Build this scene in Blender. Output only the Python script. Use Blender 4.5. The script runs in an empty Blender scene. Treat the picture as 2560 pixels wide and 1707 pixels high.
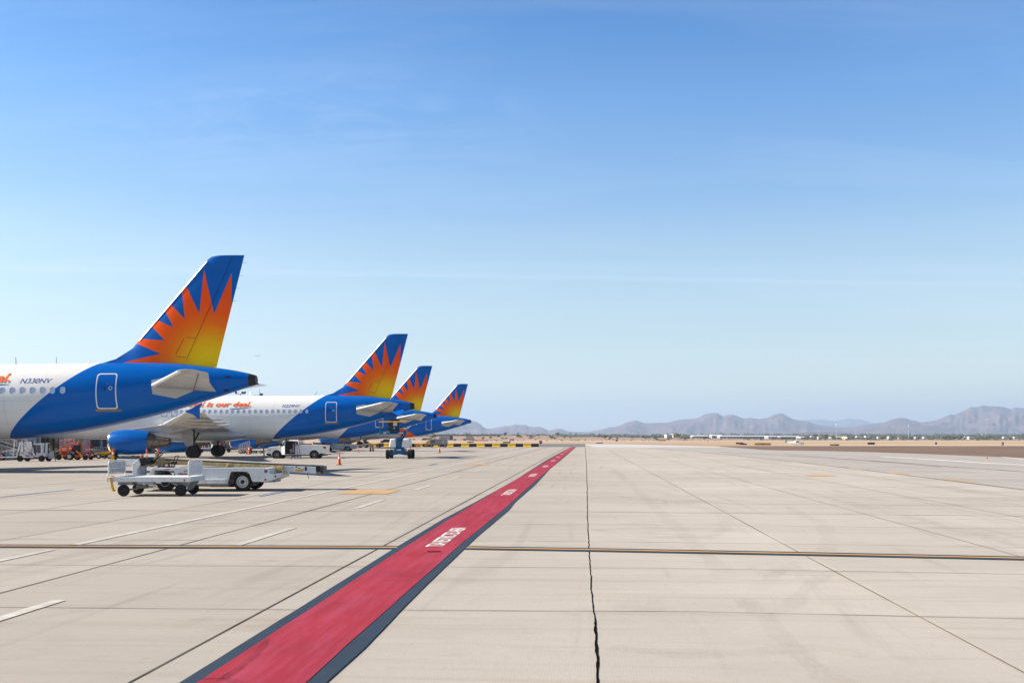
import bpy, math, random
import numpy as np
from mathutils import noise as mno
from mathutils import Vector, Matrix
random.seed(7)
R = math.radians
scene = bpy.context.scene
col = scene.collection
HAZE_D = 7.5e-5
H = 1.9            # eye height
F = 2489.0         # focal length in photo pixels (35 mm lens)

# ------------------------------------------------------------------ camera
cam_d = bpy.data.cameras.new('camera'); cam = bpy.data.objects.new('camera', cam_d); col.objects.link(cam)
cam.location = (0, 0, H); cam.rotation_euler = (R(90), 0, 0)
cam_d.lens = 35.0; cam_d.sensor_width = 36.0; cam_d.shift_y = 239.5/2560
cam_d.clip_start = .1; cam_d.clip_end = 80000
scene.camera = cam
# ------------------------------------------------------------------ light
SH = Vector((1.40, -.01, -1.0))           # shadow direction
sunv = (-SH).normalized()
sun_d = bpy.data.lights.new('sun', 'SUN'); sun = bpy.data.objects.new('sun', sun_d); col.objects.link(sun)
sun_d.energy = 4.8; sun_d.angle = R(.53); sun_d.color = (1, .90, .77)
sun.rotation_euler = SH.normalized().to_track_quat('-Z', 'Y').to_euler()
sun.location = (-60, 20, 60)
world = bpy.data.worlds.new("World"); scene.world = world; world.use_nodes = True
nt = world.node_tree; nt.nodes.clear()
def wn(t): return nt.nodes.new(t)
wo = wn('ShaderNodeOutputWorld'); bg = wn('ShaderNodeBackground'); sky = wn('ShaderNodeTexSky')
sky.sky_type = 'NISHITA'; sky.sun_disc = False
sky.sun_elevation = math.asin(sunv.z); sky.sun_rotation = math.atan2(sunv.x, sunv.y)
sky.altitude = 400; sky.air_density = 1.0; sky.dust_density = .6; sky.ozone_density = 2.2
tc = wn('ShaderNodeTexCoord'); sep = wn('ShaderNodeSeparateXYZ')
nt.links.new(tc.outputs['Generated'], sep.inputs[0])
dz = wn('ShaderNodeMath'); dz.operation = 'ADD'; dz.inputs[1].default_value = .12; nt.links.new(sep.outputs['Z'], dz.inputs[0])
px_ = wn('ShaderNodeMath'); px_.operation = 'DIVIDE'; nt.links.new(sep.outputs['X'], px_.inputs[0]); nt.links.new(dz.outputs[0], px_.inputs[1])
py_ = wn('ShaderNodeMath'); py_.operation = 'DIVIDE'; nt.links.new(sep.outputs['Y'], py_.inputs[0]); nt.links.new(dz.outputs[0], py_.inputs[1])
cmb = wn('ShaderNodeCombineXYZ'); nt.links.new(px_.outputs[0], cmb.inputs[0]); nt.links.new(py_.outputs[0], cmb.inputs[1])
mp = wn('ShaderNodeMapping'); mp.inputs['Scale'].default_value = (.35, 1.5, 1); mp.inputs['Rotation'].default_value = (0, 0, R(9)); mp.inputs['Location'].default_value = (3.1, 1.7, 0)
nt.links.new(cmb.outputs[0], mp.inputs[0])
cn = wn('ShaderNodeTexNoise'); cn.inputs['Scale'].default_value = 1.1; cn.inputs['Detail'].default_value = 9; cn.inputs['Roughness'].default_value = .62; cn.inputs['Distortion'].default_value = .7
nt.links.new(mp.outputs[0], cn.inputs['Vector'])
cr = wn('ShaderNodeMapRange'); cr.inputs['From Min'].default_value = .5; cr.inputs['From Max'].default_value = .95; cr.inputs['To Max'].default_value = .22
nt.links.new(cn.outputs['Fac'], cr.inputs['Value'])
rp = wn('ShaderNodeValToRGB'); nt.links.new(sep.outputs['Z'], rp.inputs[0])
el = rp.color_ramp.elements; el[0].position = 0; el[0].color = (.76, .69, .56, 1); el[1].position = 1; el[1].color = (.02, .045, .09, 1)
for zp, cc in ((.047, (.73, .67, .555)), (.098, (.69, .64, .555)), (.185, (.66, .675, .63)), (.23, (.50, .62, .675)), (.32, (.32, .56, .735)), (.39, (.155, .45, .69)), (.5, (.07, .19, .34)), (.7, (.03, .07, .14))):
    k = el.new(zp); k.color = (*cc, 1)
mu = wn('ShaderNodeMix'); mu.data_type = 'RGBA'; mu.blend_type = 'MULTIPLY'; mu.inputs['Factor'].default_value = 1; nt.links.new(sky.outputs[0], mu.inputs['A']); nt.links.new(rp.outputs[0], mu.inputs['B'])
cm = wn('ShaderNodeMix'); cm.data_type = 'RGBA'; nt.links.new(cr.outputs[0], cm.inputs['Factor']); nt.links.new(mu.outputs['Result'], cm.inputs['A'])
cm.inputs['B'].default_value = (3.6, 4.0, 4.4, 1)
SKYB = cm
def wm(op, a, b_=None):
    o = wn('ShaderNodeMath'); o.operation = op
    for i, v in enumerate((a, b_)):
        if v is None: continue
        if isinstance(v, (int, float)): o.inputs[i].default_value = v
        else: nt.links.new(v, o.inputs[i])
    return o.outputs[0]
azx = wm('DIVIDE', sep.outputs['X'], sep.outputs['Y']); elz = wm('DIVIDE', sep.outputs['Z'], sep.outputs['Y'])
tn = wn('ShaderNodeTexNoise'); tn.inputs['Scale'].default_value = 5; tn.inputs['Detail'].default_value = 5; cxz = wn('ShaderNodeCombineXYZ'); nt.links.new(azx, cxz.inputs[0]); nt.links.new(wm('MULTIPLY', elz, 9), cxz.inputs[1]); nt.links.new(cxz.outputs[0], tn.inputs['Vector'])
tot = None
for z0, sl, wd, am in ((.1615, -.0165, .0026, .17), (.171, -.012, .005, .07), (.128, -.01, .006, .05)):
    dd = wm('DIVIDE', wm('SUBTRACT', elz, wm('ADD', wm('MULTIPLY', azx, sl), wm('ADD', z0, wm('MULTIPLY', wm('SUBTRACT', tn.outputs['Fac'], .5), .008)))), wd)
    g_ = wm('MULTIPLY', wm('EXPONENT', wm('MULTIPLY', wm('MULTIPLY', dd, dd), -1)), am)
    tot = g_ if tot is None else wm('ADD', tot, g_)
wx = wm('DIVIDE', wm('ADD', azx, .2), .2); wz = wm('DIVIDE', wm('SUBTRACT', elz, .32), .04)
wn2 = wn('ShaderNodeTexNoise'); wn2.inputs['Scale'].default_value = 7; wn2.inputs['Detail'].default_value = 8; wn2.inputs['Roughness'].default_value = .65; wn2.inputs['Distortion'].default_value = 1.6
cx2 = wn('ShaderNodeCombineXYZ'); nt.links.new(azx, cx2.inputs[0]); nt.links.new(wm('MULTIPLY', elz, 3.5), cx2.inputs[1]); nt.links.new(cx2.outputs[0], wn2.inputs['Vector'])
wsp = wm('MULTIPLY', wm('EXPONENT', wm('MULTIPLY', wm('ADD', wm('MULTIPLY', wx, wx), wm('MULTIPLY', wz, wz)), -1)), wm('MAXIMUM', wm('MULTIPLY', wm('SUBTRACT', wn2.outputs['Fac'], .42), .55), 0))
tot = wm('ADD', tot, wsp)
tf = wm('MULTIPLY', wm('MULTIPLY', tot, wm('GREATER_THAN', sep.outputs['Y'], .2)), wm('MULTIPLY', wm('ADD', tn.outputs['Fac'], .35), 1.1))
c2m = wn('ShaderNodeMix'); c2m.data_type = 'RGBA'; nt.links.new(tf, c2m.inputs['Factor']); nt.links.new(cm.outputs['Result'], c2m.inputs['A']); c2m.inputs['B'].default_value = (3.6, 4.0, 4.5, 1); cm = c2m
nt.links.new(cm.outputs['Result'], bg.inputs['Color']); bg.inputs['Strength'].default_value = .137
nt.links.new(bg.outputs[0], wo.inputs[0])
scene.view_settings.view_transform = 'Standard'; scene.view_settings.look = 'None'
scene.view_settings.exposure = .98; scene.view_settings.gamma = 1
scene.cycles.volume_bounces = 1; scene.cycles.max_bounces = 7

# ------------------------------------------------------------------ materials
MATS = {}
def newmat(name):
    m = bpy.data.materials.new(name); m.use_nodes = True
    return m, m.node_tree, m.node_tree.nodes['Principled BSDF']
def pm(name, c, rough=.5, metal=0, var=.12, scale=3.0, coat=0, bump=0, spec=.3):
    if name in MATS: return MATS[name]
    m, t, b = newmat(name)
    b.inputs['Roughness'].default_value = rough; b.inputs['Metallic'].default_value = metal
    b.inputs['Coat Weight'].default_value = coat; b.inputs['Coat Roughness'].default_value = .05; b.inputs['Specular IOR Level'].default_value = spec
    tcn = t.nodes.new('ShaderNodeTexCoord'); n = t.nodes.new('ShaderNodeTexNoise')
    n.inputs['Scale'].default_value = scale; n.inputs['Detail'].default_value = 6; n.inputs['Roughness'].default_value = .6
    t.links.new(tcn.outputs['Object'], n.inputs['Vector'])
    mx = t.nodes.new('ShaderNodeMix'); mx.data_type = 'RGBA'
    mr = t.nodes.new('ShaderNodeMapRange'); mr.inputs[1].default_value = .35; mr.inputs[2].default_value = .65
    t.links.new(n.outputs['Fac'], mr.inputs[0]); t.links.new(mr.outputs[0], mx.inputs['Factor'])
    mx.inputs['A'].default_value = (*[x*(1-var) for x in c], 1); mx.inputs['B'].default_value = (*[min(1, x*(1+var)) for x in c], 1)
    t.links.new(mx.outputs['Result'], b.inputs['Base Color'])
    if bump:
        bp = t.nodes.new('ShaderNodeBump'); bp.inputs['Strength'].default_value = bump; bp.inputs['Distance'].default_value = .01
        t.links.new(n.outputs['Fac'], bp.inputs['Height']); t.links.new(bp.outputs[0], b.inputs['Normal'])
    MATS[name] = m
    return m
class NB:
    "tiny node-graph helper"
    def __init__(s, t): s.t = t
    def n(s, ty, **k):
        o = s.t.nodes.new(ty)
        for a, v in k.items(): setattr(o, a, v)
        return o
    def m(s, op, a, b=None, c=None, clamp=False):
        o = s.n('ShaderNodeMath', operation=op); o.use_clamp = clamp
        for i, v in enumerate((a, b, c)):
            if v is None: continue
            if isinstance(v, (int, float)): o.inputs[i].default_value = v
            else: s.t.links.new(v, o.inputs[i])
        return o.outputs[0]
    def mix(s, f, a, b):
        o = s.n('ShaderNodeMix', data_type='RGBA')
        for k, v in (('Factor', f), ('A', a), ('B', b)):
            if isinstance(v, (int, float)): o.inputs[k].default_value = v
            elif isinstance(v, tuple): o.inputs[k].default_value = (*v, 1) if len(v) == 3 else v
            else: s.t.links.new(v, o.inputs[k])
        return o.outputs['Result']
    def mr(s, v, a, b, c=0., d=1.):
        o = s.n('ShaderNodeMapRange'); s.t.links.new(v, o.inputs[0])
        for i, x in enumerate((a, b, c, d)): o.inputs[i+1].default_value = x
        return o.outputs[0]
    def noise(s, vec, scale, detail=5, rough=.55, dist=0, map=None):
        if map:
            mpn = s.n('ShaderNodeMapping'); mpn.inputs['Scale'].default_value = map; s.t.links.new(vec, mpn.inputs[0]); vec = mpn.outputs[0]
        o = s.n('ShaderNodeTexNoise'); s.t.links.new(vec, o.inputs['Vector'])
        o.inputs['Scale'].default_value = scale; o.inputs['Detail'].default_value = detail
        o.inputs['Roughness'].default_value = rough; o.inputs['Distortion'].default_value = dist
        return o.outputs['Fac']
    def gt(s, a, b):   # soft-edged step a > b (1 cm)
        return s.m('MULTIPLY_ADD', s.m('SUBTRACT', a, b), 60, .5, clamp=True)

BLUE = (.0, .115, .47); ORANGE = (.92, .12, .004); YELLOW = (.78, .44, .01); WHITE = (.78, .78, .77)

def half(nb, x, z, p, q, inside):
    "signed distance to line p-q, positive on the side of point inside"
    ax, az = p; bx, bz = q; nx, nz = -(bz-az), (bx-ax); L = math.hypot(nx, nz); nx /= L; nz /= L
    if (inside[0]-ax)*nx + (inside[1]-az)*nz < 0: nx, nz = -nx, -nz
    a = nb.m('MULTIPLY_ADD', x, nx, -(ax*nx+az*nz)); return nb.m('MULTIPLY_ADD', z, nz, a)
def finish_paint(t, nb, b, colr, vec, rough=.22, coat=.06, spec=.14):
    dirt = nb.noise(vec, 1.6, 8, .65, map=(.5, 1, 1.5))
    streak = nb.noise(vec, 2.0, 5, .6, map=(.12, 1, 6))
    f = nb.mr(dirt, .5, .85, 0, .10)
    c2 = nb.mix(f, colr, (.10, .10, .10)); c3 = nb.mix(nb.mr(streak, .55, .8, 0, .07), c2, (.2, .19, .17))
    t.links.new(c3, b.inputs['Base Color'])
    b.inputs['Roughness'].default_value = rough; b.inputs['Coat Weight'].default_value = coat; b.inputs['Coat Roughness'].default_value = .06; b.inputs['Specular IOR Level'].default_value = spec
    wb = nb.noise(vec, 2.2, 2, .5, map=(.8, 1, 1)); bp = nb.n('ShaderNodeBump'); bp.inputs['Strength'].default_value = .35; bp.inputs['Distance'].default_value = .02; t.links.new(wb, bp.inputs['Height']); t.links.new(bp.outputs[0], b.inputs['Normal']); t.links.new(bp.outputs[0], b.inputs['Coat Normal'])

def fuselage_mat(name, belly_orange=False):
    m, t, b = newmat(name); nb = NB(t)
    vec = nb.n('ShaderNodeTexCoord').outputs['Object']; s = nb.n('ShaderNodeSeparateXYZ'); t.links.new(vec, s.inputs[0])
    x, y, z = s.outputs
    # blue starts aft of x = 22.3 + z + .03 z^2
    xb = nb.m('ADD', nb.m('MULTIPLY_ADD', z, 1.0, 22.3), nb.m('MULTIPLY', nb.m('MULTIPLY', z, z), .03))
    fb = nb.gt(x, xb)
    base = WHITE
    # brownish panel lines on the white
    def line(v, at, w): return nb.m('LESS_THAN', nb.m('ABSOLUTE', nb.m('SUBTRACT', v, at)), w)
    ln = nb.m('MAXIMUM', line(z, 3.75, .008), line(z, 2.6, .006))
    for xx in (8.0, 12.2, 16.4, 20.6, 24.6, 30.9): ln = nb.m('MAXIMUM', ln, line(x, xx, .008))
    c = nb.mix(fb, base, BLUE)
    if belly_orange:
        og = nb.gt(nb.m('MULTIPLY_ADD', z, -1.6, 31.0), x)
        c = nb.mix(og, c, ORANGE)
        c = nb.mix(nb.gt(nb.m('MULTIPLY_ADD', z, -1.6, 28.2), x), c, WHITE)
    fr = nb.m('ABSOLUTE', nb.m('SUBTRACT', nb.m('FRACT', nb.m('DIVIDE', x, 2.1336)), .5)); l2 = nb.m('LESS_THAN', fr, .0035)
    fz = nb.m('ABSOLUTE', nb.m('SUBTRACT', nb.m('FRACT', nb.m('DIVIDE', z, .72)), .5)); l2 = nb.m('MAXIMUM', l2, nb.m('LESS_THAN', fz, .009))
    c = nb.mix(nb.m('MULTIPLY', l2, .14), c, (.02, .02, .03))
    c = nb.mix(nb.m('MULTIPLY', ln, .35), c, (.05, .05, .06))
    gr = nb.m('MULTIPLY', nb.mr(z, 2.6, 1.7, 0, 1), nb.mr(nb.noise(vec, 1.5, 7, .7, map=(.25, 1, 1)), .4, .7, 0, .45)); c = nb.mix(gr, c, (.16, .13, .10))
    # unpainted plate where the tailplane swivels
    P = [(32.2, 4.82), (32.95, 4.98), (34.9, 4.45), (33.4, 3.82), (32.25, 4.06)]; cen = (33.0, 4.4)
    d = None
    for i in range(5):
        h = half(nb, x, z, P[i], P[(i+1) % 5], cen); d = h if d is None else nb.m('MINIMUM', d, h)
    c = nb.mix(nb.m('MULTIPLY_ADD', d, 60, .5, clamp=True), c, (.42, .43, .44))
    finish_paint(t, nb, b, c, vec)
    return m
def fin_mat(name):
    m, t, b = newmat(name); nb = NB(t)
    vec = nb.n('ShaderNodeTexCoord').outputs['Object']; s = nb.n('ShaderNodeSeparateXYZ'); t.links.new(vec, s.inputs[0])
    x, y, z = s.outputs
    cones = [((32.35, 6.32), (29.83, 5.78), (31.01, 6.91)), ((32.59, 7.05), (31.24, 7.16), (31.84, 7.85)), ((33.07, 7.76), (32.14, 8.19), (32.59, 8.7)),
             ((33.7, 8.23), (32.89, 9.06), (33.54, 9.79)), ((34.49, 8.49), (33.77, 10.08), (34.77, 10.94)), ((35.29, 8.48), (34.77, 10.94), (36.27, 10.73)),
             ((36.22, 8.87), (36.27, 10.73), (37.3, 11.4))]
    d = None
    for a, p, q in cones:
        cen = ((p[0]+q[0])/2, (p[1]+q[1])/2)
        h = nb.m('MINIMUM', half(nb, x, z, a, p, cen), half(nb, x, z, a, q, cen))
        d = h if d is None else nb.m('MAXIMUM', d, h)
    low = half(nb, x, z, (28.54, 5.79), (35.36, 5.54), (33, 4)); d = nb.m('MAXIMUM', d, low)
    r = nb.m('SQRT', nb.m('ADD', nb.m('POWER', nb.m('ABSOLUTE', nb.m('SUBTRACT', x, 35.0)), 2), nb.m('POWER', nb.m('ABSOLUTE', nb.m('SUBTRACT', z, 5.7)), 2)))
    g = nb.n('ShaderNodeValToRGB'); t.links.new(nb.mr(r, 0, 5), g.inputs[0])
    e = g.color_ramp.elements; e[0].position = .13; e[0].color = (.92, .60, .003, 1); e[1].position = .8; e[1].color = (.94, .085, .004, 1)
    for pos, cc in ((.27, (.92, .44, .003, 1)), (.45, (.95, .18, .003, 1)), (.58, (.95, .115, .003, 1))):
        k = g.color_ramp.elements.new(pos); k.color = cc
    c = nb.mix(nb.m('MULTIPLY_ADD', d, 60, .5, clamp=True), g.outputs[0], BLUE)
    finish_paint(t, nb, b, c, vec, .5, .0, .12)
    return m

M_fus = fuselage_mat('airliner_livery'); M_fus2 = fuselage_mat('airliner_livery_orange_belly', True); M_fin = fin_mat('fin_sunburst')
M_blue = pm('blue_paint', BLUE, .28, 0, .08, 1, .1, spec=.22)
M_white = pm('white_paint', WHITE, .28, 0, .05, 2, .3)
M_fairsh = pm('fairing_white_shaded', (.50, .53, .60), .22, 0, .08, 1.5, .5)  # white fairing, bluish-grey shading put into its colour
M_greyp = pm('wing_grey', (.42, .42, .42), .4, 0, .16, 1.2)
M_wgrey2 = pm('flap_grey', (.38, .38, .38), .45, 0, .15, 2)
M_chrome = pm('polished_metal', (.86, .87, .9), .13, 1, .04, 3)
M_steel = pm('exhaust_metal', (.20, .165, .135), .5, .75, .35, 3)
M_dark = pm('dark_metal', (.03, .03, .032), .55, .3, .3, 4)
M_black = pm('black_paint', (.015, .015, .017), .5, 0, .3, 5)
M_rub = pm('tyre_rubber', (.016, .015, .015), .8, 0, .3, 6, bump=.3)
M_rim = pm('wheel_rim', (.40, .41, .42), .4, .6, .15, 6)
M_rimw = pm('white_rim', (.62, .62, .6), .45, 0, .15, 8)
M_win = pm('window_blind', (.50, .57, .73), .2, 0, .1, 3, .5)  # closed blinds, the sky's bluish reflection put into the colour
M_winf = pm('window_frame_metal', (.6, .62, .68), .3, .6, .05, 3)
M_glass = pm('dark_glass', (.012, .02, .024), .06, 0, .2, 1, .8)
M_teal = pm('tinted_glass', (.02, .10, .12), .06, 0, .2, 1, .8)
M_otext = pm('orange_lettering', (.86, .13, .006), .4, 0, .05, 2)
M_btext = pm('blue_lettering', (.005, .08, .35), .4, 0, .05, 2)
M_sill = pm('door_sill', (.25, .19, .14), .5, 0, .2, 6)
M_red = pm('red_paint', (.45, .02, .015), .45, 0, .2, 5)
M_maroon = pm('maroon_paint', (.16, .02, .03), .5, 0, .2, 5)
M_orange = pm('orange_machine_paint', (.72, .085, .012), .42, 0, .18, 3)
M_coneo = pm('cone_orange', (.75, .10, .02), .55, 0, .2, 6)
M_conew = pm('cone_collar_white', (.8, .8, .8), .4, 0, .1, 6)
M_yel = pm('yellow_paint', (.75, .38, .01), .5, 0, .15, 3)
M_tan = pm('tan_steel', (.52, .38, .18), .5, 0, .3, 5)
def gse(name, base):
    m_, t, b = newmat(name); nb = NB(t); vec = nb.n('ShaderNodeTexCoord').outputs['Object']
    c = nb.mix(nb.mr(nb.noise(vec, 3, 5, .6), .35, .65), tuple(v*.9 for v in base), base)
    c = nb.mix(nb.mr(nb.noise(vec, 4, 6, .7, map=(2.2, 2.2, .35)), .52, .78, 0, .55), c, (.20, .17, .14))
    c = nb.mix(nb.mr(nb.noise(vec, 9, 7, .75), .60, .68, 0, .7), c, (.13, .10, .08))
    c = nb.mix(nb.mr(nb.noise(vec, 26, 4, .8, map=(.4, 1, 1.6)), .62, .7, 0, .5), c, (.22, .13, .08))
    t.links.new(c, b.inputs['Base Color']); b.inputs['Roughness'].default_value = .45; b.inputs['Specular IOR Level'].default_value = .3
    MATS[name] = m_; return m_
M_gsew = gse('equipment_white', (.74, .75, .76))
M_gseg = pm('equipment_grey', (.30, .31, .33), .5, 0, .2, 3)
M_alu = pm('aluminium', (.55, .56, .6), .35, .8, .15, 6)
M_lift = pm('lift_blue', (.006, .09, .22), .4, 0, .15, 3)
M_bblk = pm('barrier_black', (.022, .022, .024), .6, 0, .35, 3)
M_byel = pm('barrier_yellow', (.82, .50, .012), .55, 0, .22, 3)
M_burg = pm('burgundy_lettering', (.25, .03, .07), .4, 0, .1, 3)
M_tanp = pm('ramp_tan_panel', (.42, .28, .18), .6, 0, .15, 3)
M_wallb = pm('corrugated_wall', (.24, .21, .20), .7, 0, .15, 1)
M_wallg = pm('pale_wall', (.48, .47, .45), .7, 0, .1, 1)
M_trunk = pm('bark', (.10, .075, .05), .9, 0, .3, 3)

# ------------------------------------------------------------------ mesh builder
class MB:
    def __init__(s): s.v = []; s.f = []; s.mi = []; s.m = 0
    def add(s, vs, fs):
        o = len(s.v); s.v += [tuple(p) for p in vs]; s.f += [tuple(i+o for i in f) for f in fs]; s.mi += [s.m]*len(fs); return s
    def box(s, x0, x1, y0, y1, z0, z1):
        return s.add([(x0, y0, z0), (x1, y0, z0), (x1, y1, z0), (x0, y1, z0), (x0, y0, z1), (x1, y0, z1), (x1, y1, z1), (x0, y1, z1)],
                     [(0, 3, 2, 1), (4, 5, 6, 7), (0, 1, 5, 4), (1, 2, 6, 5), (2, 3, 7, 6), (3, 0, 4, 7)])
    def hexa(s, p): # 8 points bottom 4 (ccw) top 4
        return s.add(p, [(0, 3, 2, 1), (4, 5, 6, 7), (0, 1, 5, 4), (1, 2, 6, 5), (2, 3, 7, 6), (3, 0, 4, 7)])
    def beam(s, p, q, w, h=None):
        h = h or w; p = Vector(p); q = Vector(q); d = (q-p).normalized()
        up = Vector((0, 0, 1)) if abs(d.z) < .95 else Vector((0, 1, 0))
        a = d.cross(up).normalized()*w/2; b = a.cross(d).normalized()*h/2
        return s.hexa([p-a-b, p+a-b, q+a-b, q-a-b, p-a+b, p+a+b, q+a+b, q-a+b])
    def cyl(s, p, q, r, n=12, r2=None, cap=True):
        r2 = r if r2 is None else r2; p = Vector(p); q = Vector(q); d = (q-p).normalized()
        up = Vector((0, 0, 1)) if abs(d.z) < .95 else Vector((0, 1, 0))
        a = d.cross(up).normalized(); b = a.cross(d).normalized()
        vs = []
        for c, rr in ((p, r), (q, r2)):
            for i in range(n):
                t = 2*math.pi*i/n; vs.append(c+a*math.cos(t)*rr+b*math.sin(t)*rr)
        fs = [(i, (i+1) % n, n+(i+1) % n, n+i) for i in range(n)]
        if cap: fs += [tuple(range(n-1, -1, -1)), tuple(range(n, 2*n))]
        return s.add(vs, fs)
    def tube(s, pts, r, n=6):
        for a, b in zip(pts[:-1], pts[1:]): s.cyl(a, b, r, n)
        return s
    def lathe(s, prof, c=(0, 0, 0), axis='y', n=24, closed=False):
        vs = []; k = len(prof)
        for i in range(n):
            t = 2*math.pi*i/n; ca, sa = math.cos(t), math.sin(t)
            for (u, r) in prof:
                if axis == 'y': vs.append((c[0]+r*ca, c[1]+u, c[2]+r*sa))
                elif axis == 'x': vs.append((c[0]+u, c[1]+r*ca, c[2]+r*sa))
                else: vs.append((c[0]+r*ca, c[1]+r*sa, c[2]+u))
        fs = []
        for i in range(n):
            j = (i+1) % n
            for a in range(k if closed else k-1):
                b = (a+1) % k; fs.append((i*k+a, j*k+a, j*k+b, i*k+b))
        return s.add(vs, fs)
    def prism(s, poly, y0, y1, ax='y'):
        n = len(poly)
        f = (lambda a, b, y: (a, y, b)) if ax == 'y' else ((lambda a, b, y: (y, a, b)) if ax == 'x' else (lambda a, b, y: (a, b, y)))
        vs = [f(a, b, y0) for a, b in poly] + [f(a, b, y1) for a, b in poly]
        return s.add(vs, [tuple(range(n)), tuple(range(2*n-1, n-1, -1))] + [(i, i+n, (i+1) % n+n, (i+1) % n) for i in range(n)])
    def loft(s, rings, cap=True, closed=True):
        n = len(rings[0]); vs = [p for r in rings for p in r]; fs = []
        for k in range(len(rings)-1):
            for i in range(n if closed else n-1):
                j = (i+1) % n; fs.append((k*n+i, k*n+j, (k+1)*n+j, (k+1)*n+i))
        if cap: fs += [tuple(range(n-1, -1, -1)), tuple(range((len(rings)-1)*n, len(rings)*n))]
        return s.add(vs, fs)
    def build(s, name, mats, parent=None, smooth=0, bevel=0, fix=True):
        me = bpy.data.meshes.new(name); me.from_pydata(s.v, [], s.f)
        mats = mats if isinstance(mats, (list, tuple)) else [mats]
        for m in mats: me.materials.append(m)
        if len(mats) > 1: me.polygons.foreach_set('material_index', s.mi)
        me.update()
        if fix:
            import bmesh
            b = bmesh.new(); b.from_mesh(me); bmesh.ops.recalc_face_normals(b, faces=b.faces); b.to_mesh(me); b.free()
        if smooth:
            me.polygons.foreach_set('use_smooth', [True]*len(me.polygons)); me.set_sharp_from_angle(angle=R(smooth))
        o = bpy.data.objects.new(name, me); col.objects.link(o)
        if parent: o.parent = parent
        if bevel:
            bv = o.modifiers.new('bevel', 'BEVEL'); bv.width = bevel; bv.segments = 2; bv.limit_method = 'ANGLE'; bv.angle_limit = R(40)
        return o
def tag(o, label=None, cat=None, group=None, kind=None):
    for k, v in (('label', label), ('category', cat), ('group', group), ('kind', kind)):
        if v: o[k] = v
    return o
def thing(name, label, cat, loc=(0, 0, 0), rz=0, group=None):
    o = bpy.data.objects.new(name, None); col.objects.link(o); o.location = loc; o.rotation_euler = (0, 0, rz)
    o.empty_display_size = .3
    return tag(o, label, cat, group)
def kids(o): return [c for c in bpy.data.objects if c.parent == o]
def copy_tree(o, parent=None):
    c = o.copy(); col.objects.link(c); c.parent = parent
    for ch in list(o.children): copy_tree(ch, c)
    return c
def dup(o, loc, rz=None, label=None, group=None, sc=None):
    c = copy_tree(o); c.location = loc
    if rz is not None: c.rotation_euler = (0, 0, rz)
    if label: c['label'] = label
    if group: c['group'] = group
    if sc: c.scale = (sc, sc, sc)
    return c
_tx = {}
def text_mesh(txt, bold=0, shear=0, space=1):
    k = (txt, bold, shear, space)
    if k in _tx: return _tx[k]
    cu = bpy.data.curves.new('tmp', 'FONT'); cu.body = txt; cu.size = 1; cu.offset = bold; cu.shear = shear; cu.resolution_u = 4; cu.space_character = space
    ob = bpy.data.objects.new('tmp', cu); col.objects.link(ob)
    dg = bpy.context.evaluated_depsgraph_get(); me = ob.evaluated_get(dg).to_mesh()
    vs = [tuple(v.co) for v in me.vertices]; fs = [tuple(p.vertices) for p in me.polygons]
    ob.evaluated_get(dg).to_mesh_clear(); bpy.data.objects.remove(ob); bpy.data.curves.remove(cu)
    _tx[k] = (vs, fs); return vs, fs
def text_obj(name, txt, fn, mat, parent, x0, x1, z0, cap, bold=.02, shear=.25, space=1):
    "letters fitted between x0 and x1, baseline z0, capital height cap; fn maps (x,z) to 3-D"
    vs, fs = text_mesh(txt, bold, shear, space)
    a = min(v[0] for v in vs); b = max(v[0] for v in vs); t = max(v[1] for v in vs)
    m = MB(); m.add([fn(x0+(v[0]-a)*(x1-x0)/(b-a), z0+v[1]*cap/t) for v in vs], fs)
    return m.build(name, mat, parent, fix=False)
def pchip(xs, ys, q):
    xs = np.array(xs, float); ys = np.array(ys, float); h = np.diff(xs); d = np.diff(ys)/h
    m = np.zeros(len(xs)); m[0] = d[0]; m[-1] = d[-1]
    for i in range(1, len(xs)-1):
        m[i] = 0 if d[i-1]*d[i] <= 0 else 2*d[i-1]*d[i]/(d[i-1]+d[i])
    k = int(min(max(np.searchsorted(xs, q)-1, 0), len(h)-1)); t = min(max((q-xs[k])/h[k], 0), 1)
    return float((2*t**3-3*t**2+1)*ys[k]+(t**3-2*t**2+t)*h[k]*m[k]+(-2*t**3+3*t**2)*ys[k+1]+(t**3-t**2)*h[k]*m[k+1])
def S(L, Y): return (L+.0731*Y, Y)            # lateral offset from the taxi direction
def G(px, py):                                 # point of the flat apron
    Y = F*H/(py-1093); return ((px-1280)/F*Y, Y)

# ------------------------------------------------------------------ terrain
def sstep(a, b, x):
    t = min(max((x-a)/(b-a), 0), 1); return t*t*(3-2*t)
def gz(X, Y):
    w = sstep(20, 60, X-.07*Y)
    a = 300*(1-w)+215*w; b = 520*(1-w)+430*w
    z = -1.9*sstep(a, b, Y)
    left = 1-sstep(.16, .30, X/max(Y, 1)) if Y > 600 else 0
    z += left*(7.6-3.0*sstep(-.03, .1, X/max(Y, 1)))*sstep(1120, 1500, Y)*(1-sstep(1750, 2300, Y))*(.8+.2*math.sin(X*.013+1)+.1*math.sin(X*.05))
    return z - .02
m = MB()
ys = [-60, -20, 0, 20, 60, 100, 150, 190, 215, 230, 250, 275, 300, 325, 350, 380, 410, 440, 480, 520, 560, 620, 700, 800, 900, 950, 1000, 1050, 1100, 1180, 1250, 1350, 1450, 1600, 1750, 1900, 2100, 2300, 2700, 3300, 4500, 7000, 11000, 16000, 22000, 28500]
us = np.linspace(-1, 1, 161)
rows = []
for Y in ys:
    Wd = max(260, abs(Y)*1.0+200)
    rows.append([(u*Wd, Y, gz(u*Wd, Y)) for u in us])
m.loft(rows, cap=False, closed=False)
mg, t, b = newmat('desert_ground'); nb = NB(t)
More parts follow.
